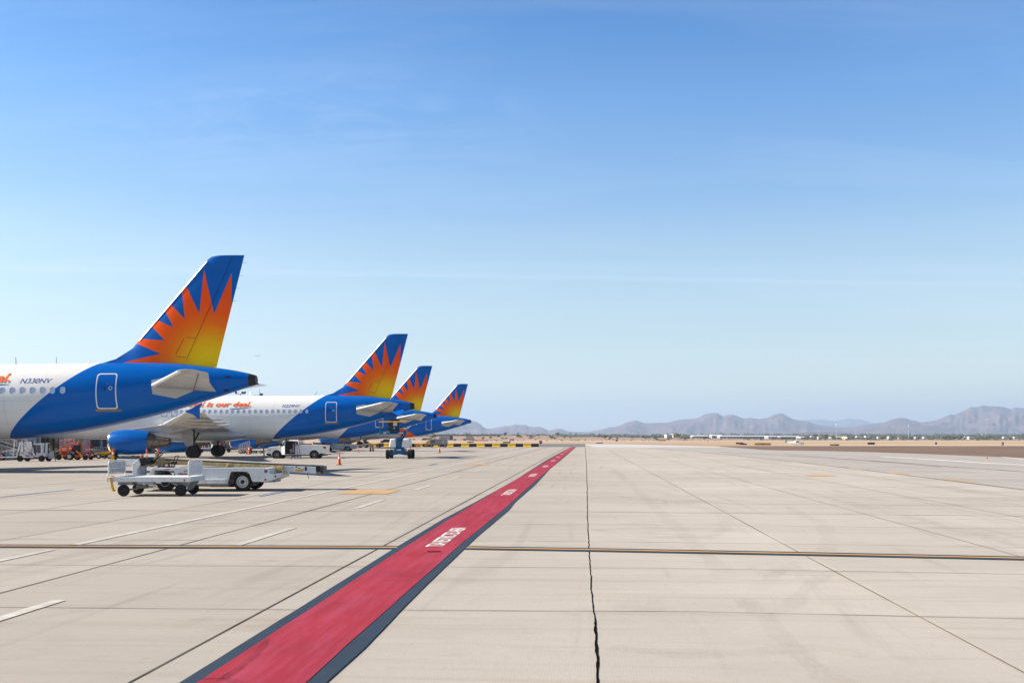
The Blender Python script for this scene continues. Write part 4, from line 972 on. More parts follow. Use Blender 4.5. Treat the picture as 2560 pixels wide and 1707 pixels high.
# ------------------------------------------------------------------ pickup truck
def pickup():
    T = thing('pickup_truck', 'white pickup truck with its driver door open and an orange beacon on the roof', 'pickup truck', (-22.05, 89.4, 0))
    w = 1.86
    def arch(cx, r=.44, z0=.38): return [(cx+r*math.cos(R(a)), .33+r*math.sin(R(a))) for a in range(174, 5, -14)]
    bot = [(.0, .40), (.03, .36), (.42, .30)] + arch(.92) + [(1.36, .36), (1.42, .34), (3.82, .34)] + arch(4.28) + [(4.74, .46), (5.32, .50)]
    low = bot + [(5.35, 1.21), (2.98, 1.21), (2.98, 1.14), (1.36, 1.12), (1.0, 1.10), (.45, 1.05), (.2, .99), (.08, .90), (.02, .62)]
    m = MB(); n = len(low)
    yy = [(0, .06), (.05, 0), (w-.05, 0), (w, .06)]
    def insetp(p, d): 
        return (min(max(p[0], d), 5.35-d), p[1] if p[1] < .9 else p[1]-d*.4)
    rings = [[(insetp(p, d)[0], y, insetp(p, d)[1]) for p in low] for y, d in yy]
    m.loft(rings); body = m.build('body', M_white, T, smooth=30)
    # wheel housings
    m = MB()
    for cx in (.92, 4.28):
        for y in (.01, w-.31): m.cyl((cx, y, .33), (cx, y+.3, .33), .425, 28)
    m.box(1.4, 5.2, .15, w-.15, .25, .42); m.build('wheel_well', M_black, T, smooth=40)
    # bed opening
    m = MB(); m.box(3.06, 5.27, .10, w-.10, 1.212, 1.216); m.build('bed_liner', M_dark, T)
    m = MB(); m.box(3.15, 3.75, .2, w-.2, 1.21, 1.33); m.build('tool_box', M_gsew, T, bevel=.02)
    # cab
    cab = lambda z, i: {1.12: [(1.38, .05), (2.95, .05)], 1.2: [(1.47, .08), (2.94, .08)], 1.58: [(1.92, .20), (2.86, .18)], 1.66: [(2.05, .27), (2.76, .25)], 1.69: [(2.25, .42), (2.62, .42)]}[z]
    rg = []
    for z in (1.12, 1.2, 1.58, 1.66, 1.69):
        (a, ya), (c_, yc) = cab(z, 0); rg.append([(a, ya, z), ((a+c_)/2, ya-.01, z), (c_, yc, z), (c_+.0, w/2, z), (c_, w-yc, z), ((a+c_)/2, w-ya+.01, z), (a, w-ya, z), (a-.05, w/2, z)])
    m.loft(rg); cb = m.build('cab', M_white, T, smooth=30)
    m = MB(); m.hexa([(1.40, .14, 1.17), (1.36, .93, 1.17), (1.82, .93, 1.585), (1.86, .24, 1.575), (1.385, .14, 1.18), (1.33, .93, 1.18), (1.80, .93, 1.595), (1.845, .24, 1.585)])
    m.hexa([(1.36, .93, 1.17), (1.40, w-.14, 1.17), (1.86, w-.24, 1.575), (1.82, .93, 1.585), (1.33, .93, 1.18), (1.385, w-.14, 1.18), (1.845, w-.24, 1.585), (1.80, .93, 1.595)])
    m.build('windscreen', M_teal, cb)
    m = MB(); m.prism([(2.5, 1.2), (2.62, 1.55), (2.84, 1.55), (2.9, 1.2)], -.0, .01); 
    m2 = MB(); m2.box(2.955, 2.965, .3, w-.3, 1.25, 1.55); m2.build('rear_window', M_glass, cb)
    # dark door opening
    m = MB(); m.prism([(1.42, .40), (1.42, 1.12), (1.90, 1.57), (2.55, 1.59), (2.60, 1.12), (2.58, .40)], -.006, .17); m.build('door_opening', M_black, T)
    m = MB(); m.box(2.1, 2.5, -.012, .0, .55, .85); m.box(2.35, 2.5, -.012, .0, .85, 1.25); m.build('driver_seat', M_gseg, T, bevel=.004)
    # quarter window
    m = MB(); m.prism([(2.64, 1.2), (2.64, 1.54), (2.8, 1.54), (2.86, 1.2)], -.01+.10, .12); m.build('quarter_window', M_glass, cb)
    # open door
    th = R(64); d = Vector((math.cos(th), -math.sin(th), 0)); nn = Vector((-math.sin(th), -math.cos(th), 0))*.05; hp = Vector((1.42, 0, 0)); Ld = 1.08
    def P(u, z, k=0): q = hp+d*u*Ld+nn*k; return (q.x, q.y, z)
    m = MB(); m.hexa([P(0, .38), P(1, .38), P(1, .38, 1), P(0, .38, 1), P(0, 1.12), P(1, 1.12), P(1, 1.12, 1), P(0, 1.12, 1)]); dr = m.build('door', M_white, T, bevel=.01)
    m = MB()
    for a, b_ in (((0, 1.12), (.42, 1.55)), ((.42, 1.55), (1, 1.55)), ((1, 1.55), (1, 1.12))): m.beam(P(a[0], a[1], .5), P(b_[0], b_[1], .5), .05)
    m.build('window_frame', M_white, dr); m = MB(); m.add([P(.03, 1.12, .5), P(.97, 1.12, .5), P(.97, 1.53, .5), P(.43, 1.53, .5)], [(0, 1, 2, 3)]); m.build('door_window', M_teal, dr)
    m = MB(); m.hexa([P(.15, 1.1, 1.3), P(.3, 1.1, 1.3), P(.3, 1.1, 5), P(.15, 1.1, 5), P(.15, 1.32, 1.3), P(.3, 1.32, 1.3), P(.3, 1.32, 5), P(.15, 1.32, 5)]); m.build('wing_mirror', M_black, dr, bevel=.02)
    m = MB(); m.box(*(P(.78, 0, 1.1)[0]-.05, P(.78, 0, 1.1)[0]+.05), P(.78, 0, 1.1)[1]-.03, P(.78, 0, 1.1)[1]+.02, .93, .99); m.build('door_handle', M_dark, dr)
    # lights, bumpers, details
    m = MB(); m.box(-.03, .12, .08, w-.08, .33, .52); m.hexa([(.0, .0, .30), (.42, -.01, .22), (.42, .1, .22), (.0, .1, .3), (-.02, .0, .5), (.44, -.01, .42), (.44, .1, .42), (-.02, .1, .5)]); m.build('front_bumper', M_dark, T, bevel=.02)
    m = MB(); m.box(-.035, .0, .3, w-.3, .52, .78); m.build('grille', M_chrome, T)
    m = MB(); m.hexa([(.04, -.006, .62), (.30, -.01, .70), (.30, .1, .70), (.0, .25, .62), (.06, -.006, .84), (.34, -.01, .84), (.34, .1, .84), (.02, .25, .84)]); m.build('headlight', M_winf, T)
    m = MB(); m.box(.32, .38, -.012, .02, .7, .82); m.build('indicator', M_coneo, T)
    m = MB(); m.prism([(5.05, 1.08), (5.33, 1.08), (5.33, .86), (5.2, .88), (5.08, .98)], -.012, .03); m.build('tail_light', M_red, T)
    m = MB(); m.box(5.12, 5.45, .0, w, .42, .55); m.build('rear_bumper', M_chrome, T, bevel=.02)
    m = MB(); m.box(5.4, 5.65, .85, .95, .34, .4); m.build('tow_bar', M_dark, T)
    m = MB(); m.cyl((2.72, .5, 1.66), (2.72, .5, 1.80), .055, 12); m.build('beacon', M_coneo, T, smooth=40)
    m = MB(); m.tube([(3.02, .2, 1.2), (3.02, .2, 1.62), (3.02, w-.2, 1.62), (3.02, w-.2, 1.2)], .03); m.build('headache_rack', M_white, T)
    for cx in (.92, 4.28):
        for y in (.10, w-.10): wheel(T, (cx, y, .335), .335, .22, M_rim, 28, rr=.62)
pickup()

def stepladder():
    T = thing('stepladder', 'dark red and blue stepladder standing open beside the pickup truck', 'ladder', (-19.05, 86, 0))
    m = MB()
    for sx in (0, .28): m.beam((sx, 0, 0), (.1+sx*.55, .35, 1.56), .03, .05)
    fr = m.build('front_rails', M_maroon, T)
    m = MB()
    for sx in (.40, .68): m.beam((sx, .7, 0), (.18+sx*.4, .38, 1.56), .03, .05)
    m.build('rear_rails', M_maroon, T)
    for k in range(6):
        m = MB(); z = .22+.23*k; u = z/1.56; m.box(.1*u, .28-.03*u+.0, .35*u-.04, .35*u+.04, z, z+.025); m.build('step', M_lift if k else pm('ladder_foot_blue', (.05, .10, .3), .5), T)
    m = MB(); m.box(.08, .32, .28, .48, 1.55, 1.58); m.build('cap', M_alu, T)
    m = MB(); m.beam((0, 0, .25), (.68, .7, .25), .02, .06); m.build('brace', pm('ladder_foot_blue', (.05, .10, .3), .5), T)
stepladder()

# ------------------------------------------------------------------ boom lift
def boom_lift():
    T = thing('boom_lift', 'blue boom lift with white engine covers and a railed platform under the second tail', 'boom lift', (-10.05, 89.4, 0))
    for x in (-1.0, .93):
        for y in (-.9, .9):
            m = MB(); r = .40; w = .30; xx = x+(.0 if y < 0 else .12 if x < 0 else .12)
            m.lathe([(-w/2, r*.8), (-w*.4, r), (w*.4, r), (w/2, r*.8), (w*.45, r*.5), (-w*.45, r*.5)], (xx, y, r), 'x', 26, True)
            for i in range(26):
                t_ = 2*math.pi*i/26; m.beam((xx-w*.42, y+r*1.0*math.cos(t_), r+r*math.sin(t_)), (xx+w*.42, y+r*1.0*math.cos(t_+.12), r+r*math.sin(t_+.12)), .045, .03)
            wh = m.build('wheel', M_rub, T, smooth=40); m = MB(); m.lathe([(-w*.45, r*.5), (-w*.2, r*.45), (-w*.2, .001)], (xx, y, r), 'x', 20); m.lathe([(w*.45, r*.5), (w*.2, r*.45), (w*.2, .001)], (xx, y, r), 'x', 20); m.build('rim', M_lift, wh)
    m = MB(); m.prism([(-.85, .30), (-.5, .32), (0, .42), (.5, .32), (.8, .30), (.8, .62), (.4, .68), (.32, .9), (-.32, .9), (-.4, .68), (-.85, .58)], -.95, -.8)
    m.box(-.5, .5, -.8, .9, .42, .88); m.prism([(-.85, .30), (-.5, .32), (0, .42), (.5, .32), (.8, .30), (.8, .62), (.4, .68), (-.4, .68), (-.85, .58)], .8, .95); m.build('chassis', M_lift, T, bevel=.02)
    m = MB(); m.box(-.18, .18, -.965, -.955, .74, .84); m.build('decal', M_gsew, T)
    m = MB(); m.cyl((0, 0, .88), (0, 0, 1.02), .4, 24); m.box(-.28, .3, -.75, .7, .98, 1.1); m.build('turntable', M_lift, T)
    for a, b_ in ((-.9, -.26), (.2, 1.0)):
        m = MB(); m.hexa([(a, -.8, 1.0), (b_, -.8, 1.0), (b_, .8, 1.0), (a, .8, 1.0), (a+.08, -.75, 1.75), (b_-.04, -.75, 1.82), (b_-.04, .75, 1.82), (a+.08, .75, 1.75)]); m.build('engine_cover', M_gsew, T, bevel=.10, smooth=40)
    m = MB(); m.prism([(-.24, 1.0), (-.22, 1.8), (.05, 1.95), (.17, 1.8), (.15, 1.0)], -.78, -.6); m.prism([(-.24, 1.0), (-.22, 1.8), (.05, 1.95), (.17, 1.8), (.15, 1.0)], .4, .6); m.box(-.14, .1, -.6, .4, 1.1, 1.6); m.build('mast', M_lift, T, bevel=.02)
    m = MB(); m.beam((.05, .3, 1.7), (.45, -.5, 2.25), .2, .3); m.beam((.45, -.5, 2.2), (.4, .9, 2.4), .18, .25); m.cyl((.25, -.3, 1.7), (.3, -.3, 2.2), .07, 10); m.build('boom', M_lift, T, bevel=.02)
    z0 = 2.18
    pf = MB(); pf.box(-1.8, .6, -.45, .45, z0, z0+.16); P = pf.build('platform', M_lift, T, bevel=.01)
    m = MB()
    for z in (z0+.62, z0+.3):
        m.tube([(-1.78, -.43, z), (.58, -.43, z), (.58, .43, z), (-1.78, .43, z), (-1.78, -.43, z)], .03, 6)
    for x in (-1.78, -1.0, -.2, .58):
        for y in (-.43, .43): m.tube([(x, y, z0+.1), (x, y, z0+1.1)], .022, 6)
    m.build('railing', M_lift, P)
    m = MB(); m.tube([(-1.86, -.43, z0+1.1), (.62, -.43, z0+1.13)], .045, 8); m.tube([(-1.78, .43, z0+1.1), (.58, .43, z0+1.1)], .03, 6); m.tube([(-1.78, -.43, z0+1.1), (-1.78, .43, z0+1.1)], .03, 6); m.tube([(.58, -.43, z0+1.1), (.58, .43, z0+1.1)], .03, 6); m.build('top_rail', M_yel, P)
    m = MB(); m.box(-.9, -.05, -.2, .35, z0+.15, z0+1.35); m.box(-1.12, -.9, -.1, .3, z0+.3, z0+1.1); m.build('control_box', M_dark, P, bevel=.02)
    m = MB(); m.box(-.6, -.2, -.215, -.2, z0+.75, z0+1.05); m.box(-1.45, -1.22, -.46, -.45, z0+.05, z0+.14); m.box(-.1, .3, -.46, -.45, z0+.05, z0+.14); m.cyl((-.5, -.23, z0+.55), (-.5, -.2, z0+.55), .08, 12); m.build('placard', M_gsew, P)
boom_lift()

# ------------------------------------------------------------------ cones, delineator posts
def make_cone():
    T = thing('traffic_cone', '', 'traffic cone', (0, 0, 0))
    m = MB(); m.box(-.19, .19, -.19, .19, 0, .035); m.build('base', M_black, T, bevel=.01)
    m = MB(); m.lathe([(.03, .15), (.06, .135), (.88, .03), (.90, .025), (.90, .001)], (0, 0, 0), 'z', 20); b_ = m.build('body', M_coneo, T, smooth=50)
    m = MB(); m.lathe([(.46, .0875), (.60, .0705)], (0, 0, 0), 'z', 20); m.build('collar', M_conew, T, smooth=50)
    return T
c0 = make_cone()
cones = [(848, 1162, 1.0, 'large orange traffic cone standing between the pickup truck and the boom lift'), (282.7, 1150, 1.15, 'orange traffic cone with white collar left of the blue engine'),
 (355, 1144.5, 1.2, 'orange traffic cone behind the steering wheel of the belt loader'), (623, 1135, 1.25, 'dark shaded cone beside the tilted white rack'), (926.4, 1127.4, 1.1, 'left one of two small cones by the third airliner wheels'),
 (932.8, 1127.4, 1.1, 'right one of two small cones by the third airliner wheels'), (859, 1125, 1.25, 'cone beside the pale chock box under the third airliner engine'), (1025.8, 1122.6, 1.0, 'small cone just behind the right wheels of the boom lift'),
 (1098.4, 1131.7, 1.15, 'lone dark cone in front of the grey generator trailer'), (3, 1150, .8, 'orange cone at the left edge of the photo')]
for i, (px, py, sc, lb) in enumerate(cones):
    X, Y = G(px, py); o = c0 if i == 0 else copy_tree(c0); o.location = (X, Y, 0); o.scale = (sc*.95,)*3; o['label'] = lb; o['group'] = 'traffic cones on the apron'
def make_post():
    T = thing('delineator_post', '', 'delineator post')
    m = MB(); m.cyl((0, 0, 0), (0, 0, .05), .22, 16); m.build('base', M_black, T, smooth=40)
    m = MB(); m.lathe([(.05, .07), (.9, .06), (.95, .035), (1.05, .03), (1.05, .001)], (0, 0, 0), 'z', 14); m.build('body', M_coneo, T, smooth=40)
    m = MB(); m.lathe([(.45, .068), (.58, .067)], (0, 0, 0), 'z', 14); m.lathe([(.08, .073), (.2, .072)], (0, 0, 0), 'z', 14); m.build('collar', M_conew, T, smooth=40)
    return T
p0 = make_post()
for i, (px, py, sc, lb, tilt) in enumerate([(396, 1152, .95, 'tall orange post with white bands right of the blue engine', 0), (660.5, 1142, .95, 'orange post leaning in front of the pickup truck bumper', -4), (895.7, 1129, .85, 'orange post below the third airliner engine nozzle', 0),
        (1043, 1121.6, .8, 'orange post in front of the barrier line near the generator', 0), (366.8, 1150, .95, 'orange post hidden behind the belt loader steering post', 0)]):
    X, Y = G(px, py); o = p0 if i == 0 else copy_tree(p0); o.location = (X, Y, 0); o.rotation_euler = (0, R(tilt), 0); o.scale = (sc,)*3; o['label'] = lb; o['group'] = 'orange delineator posts'
# small blue edge light on the right
X, Y = G(2468, 1152); T = thing('edge_light', 'small blue taxiway edge light on a yellow stem at the right edge', 'edge light', (X, Y, 0))
m = MB(); m.cyl((0, 0, 0), (0, 0, .02), .13, 14); m.cyl((0, 0, 0), (0, 0, .2), .035, 10); m.build('stem', M_yel, T); m = MB(); m.lathe([(.2, .045), (.29, .045), (.31, .02), (.31, .001)], (0, 0, 0), 'z', 12); m.build('lens', pm('lens_blue', (.01, .03, .5), .2), T, smooth=40)

# ------------------------------------------------------------------ barricade line
ordn = ['first', 'second', 'third', 'fourth', 'fifth', 'sixth', 'seventh', 'eighth', 'ninth', 'tenth', 'eleventh', 'twelfth', 'thirteenth', 'fourteenth', 'fifteenth']
def barrier(mat, nm):
    m = MB(); w = 1.5; pr = [(-.30, 0), (.30, 0), (.30, .1), (.16, .24), (.13, .66), (-.13, .66), (-.16, .24), (-.30, .1)]
    m.prism([(a, b_) for a, b_ in pr], -w/2, w/2, 'x'); o = m.build(nm, mat, None, bevel=.02)
    m = MB(); m.box(-.3, -.15, -.31, -.29, .0, .06); m.box(.15, .3, -.31, -.29, .0, .06); m.build('fork_slot', M_black, o)
    return o
by, bb = barrier(M_byel, 'yellow_barrier'), barrier(M_bblk, 'black_barrier')
Xe = (1347-1280)/F*197; used = [0, 0]
for k in range(22):
    src = (bb, by)[k % 2]; first = used[k % 2] == 0
    o = src if first else copy_tree(src); o.location = (Xe-.77-1.535*k, 197+.02*k, 0); used[k % 2] += 1
    clr = ('black', 'yellow')[k % 2]
    tag(o, f'{ordn[k//2]} {clr} barrier counting left from the stop sign', 'barrier', 'black and yellow barricade line')
# stop sign
X, Y = (1351.8-1280)/F*198, 198
T = thing('stop_sign', 'red octagonal stop sign at the right end of the barricade line', 'stop sign', (X, Y, 0))
m = MB(); m.beam((0, 0, 0), (0, 0, 1.1), .05); m.build('post', M_gseg, T)
m = MB(); m.prism([(.36*math.cos(R(22.5+45*i)), .95+.36*math.sin(R(22.5+45*i))) for i in range(8)], -.06, -.03); m.build('sign_face', M_red, T)
m = MB(); text_obj('sign_lettering', 'STOP', lambda x, z: (x, -.064, z), M_conew, T, -.26, .26, .86, .18, .02, 0)

# ------------------------------------------------------------------ generator trailer
def genset(loc, label, w=3.4, mat=None, yellow=True):
    T = thing('generator_trailer', label, 'generator trailer', loc)
    m = MB(); m.box(0, w, -.8, .8, .55, 1.62); b_ = m.build('housing', mat or M_gseg, T, bevel=.05)
    m = MB()
    for i in range(4): m.box(.3+i*.22, .42+i*.22, -.81, -.795, .8, 1.3)
    m.box(w*.64, w*.65, -.81, -.795, .6, 1.55); m.box(w*.28, w*.285, -.81, -.795, .6, 1.55); m.build('louvre', M_black, b_)
    m = MB(); m.box(.15, .3, -.815, -.8, 1.25, 1.4); m.box(w*.75, w*.82, -.815, -.8, .95, 1.2); m.build('gauge_panel', M_gsew, b_)
    for x in (.45, w-.45):
        for y in (-.65, .65): wheel(T, (x, y, .3), .3, .2, M_rim, 16)
    m = MB(); m.box(0, w, -.7, .7, .42, .56); m.build('frame', M_dark, T)
    m = MB(); m.cyl((w*.93, 0, 1.6), (w*.93, 0, 1.85), .06, 8); m.build('exhaust', M_dark, T)
    if yellow:
        m = MB(); m.beam((-.9, 0, .35), (0, 0, .55), .12); m.prism([(-.85, .6), (-.5, 1.15), (-.1, 1.35), (0, 1.2), (0, .6)], -.4, .4); m.build('cable_tray', M_yel, T, bevel=.02)
    return T
genset((-16.0, 193, 0), 'grey generator trailer with a yellow cable tray in front of the barricade line', 3.5)

# ------------------------------------------------------------------ airfield signs
def board(px0, px1, py0, py1, face, label, back=True, cells=None, name='airfield_sign'):
    Y = F*(H+1.9)/(py1+.6-1093); Y = min(Y, 1200)
    X0, X1 = (px0-1280)/F*Y, (px1-1280)/F*Y; zg = gz((X0+X1)/2, Y); Xc = (X0+X1)/2
    zt = H-(py0-1093)/F*Y-zg; zb = H-(py1-1093)/F*Y-zg; w = (X1-X0)/2
    T = thing(name, label, 'airfield sign', (Xc, Y, zg), 0, 'signs beside the taxiways')
    m = MB(); m.box(-w, w, -.12, .12, zb, zt); b_ = m.build('panel', face, T, bevel=.02)
    m = MB(); k = max(2, int(w*1.2)+1)
    for i in range(k): x = -w*.85+1.7*w*i/(k-1); m.box(x-.05, x+.05, -.05, .05, 0, zb+.02)
    m.build('leg', M_dark, T)
    if cells:
        for (a, b2, mt) in cells:
            m = MB(); m.box(-w+2*w*a, -w+2*w*b2, -.135, -.115, zb+.06, zt-.06); m.build('panel_section', mt, b_)
    return T, b_, w, zb, zt
sy = M_byel; sb = M_bblk
T, b_, w, zb, zt = board(1886.5, 1927, 1107, 1113.4, pm('sign_yellow', (.50, .28, .01), .5), 'long yellow airfield sign with a black square in the middle, nearest the small plane', cells=[(.415, .58, sb)])
text_obj('sign_lettering', 'B7', lambda x, z: (x, -.145, z), sy, b_, -.35, .35, zb+.3, .6, .02, 0)
m = MB()
for u in (-.9, -.74, -.6, -.42, -.3, .26, .42, .58, .74, .88): m.beam((w*u, -.135, zb+.25), (w*u+(.25 if int(u*50) % 2 else -.25), -.135, zt-.25), .12, .03)
m.build('sign_arrow', M_dark, b_)
board(1840, 1859, 1105.6, 1110, M_red, 'red and black airfield sign partly behind a dark sign board', cells=[(0, .32, sb)])
board(1849, 1867, 1108.2, 1113.4, M_dark, 'dark blank sign board in front of the red airfield sign')
board(2074.6, 2098, 1109.9, 1114, pm('sign_yellow_shaded', (.25, .14, .03), .6), 'shaded yellow airfield sign right of the small plane', cells=[(.55, .85, M_dark)])  # sign yellow darkened, shade put into the face colour
board(2169, 2187, 1105.6, 1110.8, M_dark, 'dark sign board on the right side of the dry field')
board(2338, 2342.3, 1105, 1110.6, pm('box_brown', (.10, .04, .03), .6), 'narrow brown box standing on the dry field at right')
board(2504, 2509, 1104.5, 1112.6, M_dark, 'narrow dark box with a pale edge at the far right', cells=[(0, .35, M_gsew)])
board(1490.7, 1507, 1106.2, 1109.4, M_black, 'black low sign at the end of the apron above the red stripe')
board(1540, 1544.5, 1098.3, 1102.6, M_dark, 'small dark box on the dry field left of the mountains peak')
board(1167.7, 1184, 1103, 1106.6, pm('sign_yellow', (.50, .28, .01), .5), 'yellow airfield sign beyond the barricade line', cells=[(.38, .55, M_dark)])
board(1257, 1275, 1104, 1107.3, M_black, 'black airfield sign beyond the barricade line')
board(1273.2, 1276.8, 1098.6, 1104.6, M_gseg, 'upright grey box behind the black airfield sign')
board(1032.5, 1038, 1097, 1099.8, M_dark, 'small dark box beyond the belly of the farthest airliner')

# ------------------------------------------------------------------ small high-wing plane
def small_plane():
    Y = 452; X = (1988-1280)/F*Y; z = gz(X, Y)
    T = thing('light_aircraft', 'small white high-wing propeller plane with a green fin on the taxiway', 'light aircraft', (X, Y, z), R(-14))
    def rg(x, w, z0, z1): return [(x, -w*math.cos(2*math.pi*i/16), (z0+z1)/2+(z1-z0)/2*math.sin(2*math.pi*i/16)) for i in range(16)]
    m = MB(); m.loft([rg(-4.1, .08, 1.25, 1.6), rg(-2.5, .3, 1.0, 1.65), rg(-.6, .5, .65, 1.95), rg(.3, .55, .55, 2.3), rg(1.4, .55, .55, 2.25), rg(2.0, .52, .55, 1.5), rg(3.2, .4, .65, 1.35), rg(3.5, .15, .85, 1.1)]); f = m.build('fuselage', M_white, T, smooth=40)
    m = MB(); m.prism([(.2, 1.55), (.3, 2.1), (1.35, 2.12), (1.9, 1.5)], -.57, .57); m.build('window', M_glass, f)
    m = MB(); m.loft([airfoil(.35, 1.45, .12, y, 2.38+abs(y)*.02, 6) for y in (-5.5, -2.5, 0, 2.5, 5.5)]); w = m.build('wing', M_white, T, smooth=40)
    m = MB()
    for s_ in (-1, 1): m.beam((.9, s_*.5, .75), (1.0, s_*2.7, 2.35), .06)
    m.build('wing_strut', M_white, T)
    m = MB(); m.prism([(-4.3, 1.4), (-3.3, 1.55), (-3.9, 2.75), (-4.4, 2.8)], -.04, .04); m.build('fin', pm('fin_green', (.06, .36, .16), .4), T)
    m = MB(); m.loft([airfoil(-4.4, .9, .08, y, 1.5, 4) for y in (-1.7, 0, 1.7)]); m.build('tailplane', M_black, T)
    m = MB(); m.beam((.5, -.3, .8), (.6, -1.2, .22), .06); m.beam((.5, .3, .8), (.6, 1.2, .22), .06); m.beam((2.7, 0, .8), (2.8, 0, .22), .06); m.build('landing_gear', M_gseg, T)
    for (x, y) in ((.6, -1.25), (.6, 1.25), (2.8, 0)): wheel(T, (x, y, .2), .2, .14, M_dark, 12)
    m = MB(); m.beam((3.6, -.6, .3), (3.6, .6, 1.65), .12, .03); m.cyl((3.5, 0, .97), (3.75, 0, .97), .12, 10, .02); m.build('propeller', M_dark, T)
small_plane()
# ------------------------------------------------------------------ terminal building
def terminal():
    T = thing('terminal_building', 'long low terminal with dark and brown wall bays behind the airliner noses', 'terminal building', (-52, 75, 0))
    Z = 6.6
    def wallseg(y0, y1, mat, nm='wall'): m = MB(); m.box(-8, 0, y0, y1, 0, Z); return m.build(nm, mat, T)
    wallseg(0, 34, M_wallg); wallseg(34.0, 39.3, M_black, 'dark_bay'); w = wallseg(39.3, 47.8, M_wallg)
    brick = pm('dark_brick', (.07, .055, .055), .8, 0, .5, 4); wallseg(47.8, 65, brick, 'brick_wall')
    m = MB(); m.box(-8, 0, 65, 123, 0, Z)
    for i in range(145): m.box(0, .06, 65+.4*i, 65.2+.4*i, .1, Z-.1)
    c = m.build('corrugated_wall', M_wallb, T)
    for y in (44.0, 75, 88, 101, 112):
        m = MB(); m.box(.07, .12, y, y+1.2, 0, 2.3); d = m.build('door', M_gseg if y < 50 else M_gsew, T)
        m = MB(); m.box(.125, .14, y+.2, y+1.0, 1.0, 2.0); m.build('door_window', M_glass, d)
    for i, y in enumerate((35.2, 36.6, 38.0)):
        m = MB(); m.box(.02, .06, y, y+.9, .3, 3.2); m.build('window', M_glass, T)
    for y in (34.1, 50.5, 53.2, 56.0, 58.8, 61.6):
        m = MB(); m.box(.02, .25, y, y+.3, 0, Z); m.build('pilaster', M_wallg, T)
    m = MB(); m.box(-8.4, .5, -.4, 123.4, Z, Z+.35); m.build('roof', M_wallg, T)
    m = MB()
    for i in range(12): m.box(.2, .28, 66+5*i, 66.1+5*i, 0, Z)
    m.build('downpipe', M_gsew, T)
terminal()
# ------------------------------------------------------------------ plain white airliners beyond the terminal and one in the air
def white_jet(label, loc, sc=1, rz=0):
    T = thing('white_airliner', label, 'airliner', loc, rz)
    m = MB(); m.loft([fring(x, 20) for x in (0, .3, 1, 2, 3, 4.5, 6, 15, 24, 28.6, 32.6, 35.1, 37.5)]); m.build('fuselage', M_white, T, smooth=50)
    m = MB(); m.loft([[(a, 0, z), ((a+b_)/2, -w, z), (b_, 0, z), ((a+b_)/2, w, z)] for z, a, b_, w in ((5.5, 29.5, 35.6, .3), (7, 31.2, 35.9, .25), (11.4, 34.9, 36.8, .12), (11.75, 35.4, 36.9, .06))]); m.build('fin', M_white, T)
    for sg in (-1, 1):
        m = MB(); m.loft([airfoil(a, c_, .1, sg*y, z, 5) for y, a, c_, z in ((.5, 31.9, 3.6, 4.5), (6.2, 35.4, 1.3, 5.0))]); m.build('tailplane', M_white, T)
        m = MB(); m.loft([airfoil(a, c_, .11, sg*y, z, 5) for y, a, c_, z in ((1.2, 13.1, 7.3, 2.6), (6.4, 15.9, 4.75, 3.0), (17, 21.5, 1.3, 3.9))]); m.build('wing', M_greyp, T)
        m = MB(); m.lathe([(11, .9), (12, 1.1), (14.5, .9), (15.8, .4), (15.8, .001)], (0, sg*5.75, 1.6), 'x', 16); m.build('engine', M_gsew, T, smooth=40)
        m = MB(); m.cyl((17.7, sg*3.8, .5), (17.7, sg*3.8, 2.6), .14, 6); g_ = m.build('main_gear', M_dark, T); wheel(g_, (17.7, sg*3.8, .55), .55, .5, M_dark, 12)
    m = MB(); m.cyl((5.07, 0, .4), (5.07, 0, 2), .1, 6); g_ = m.build('nose_gear', M_dark, T); wheel(g_, (5.07, 0, .38), .38, .4, M_dark, 12)
    T.scale = (sc,)*3
    return T
JA = R(-68)
def jl(xt, yt, sc): return (xt-36.9*sc*math.cos(JA), yt-36.9*sc*math.sin(JA), 0)
J = white_jet('white fin tip showing above the nearest fuselage at the far left', jl(-75.4, 151, 1.2), 1.2, JA)
dup(J, jl(-69.2, 163, 1.243), None, 'white fin tip between the roof antenna and the nearest tail', 'white airliners behind the terminal', 1.243); J['group'] = 'white airliners behind the terminal'
dup(J, jl(-60.9, 232, 1.058), None, 'pale fin tip between the floodlight mast and the antenna mast', 'white airliners behind the terminal', 1.058)
fj = dup(J, ((636-1280)/F*3600, 3600, 1.9+(1093-890)/F*3600-2), None, 'tiny white airliner flying low in the sky right of the nearest tail', None, .58); del fj['group']; fj.rotation_euler = (0, R(-3), R(8))
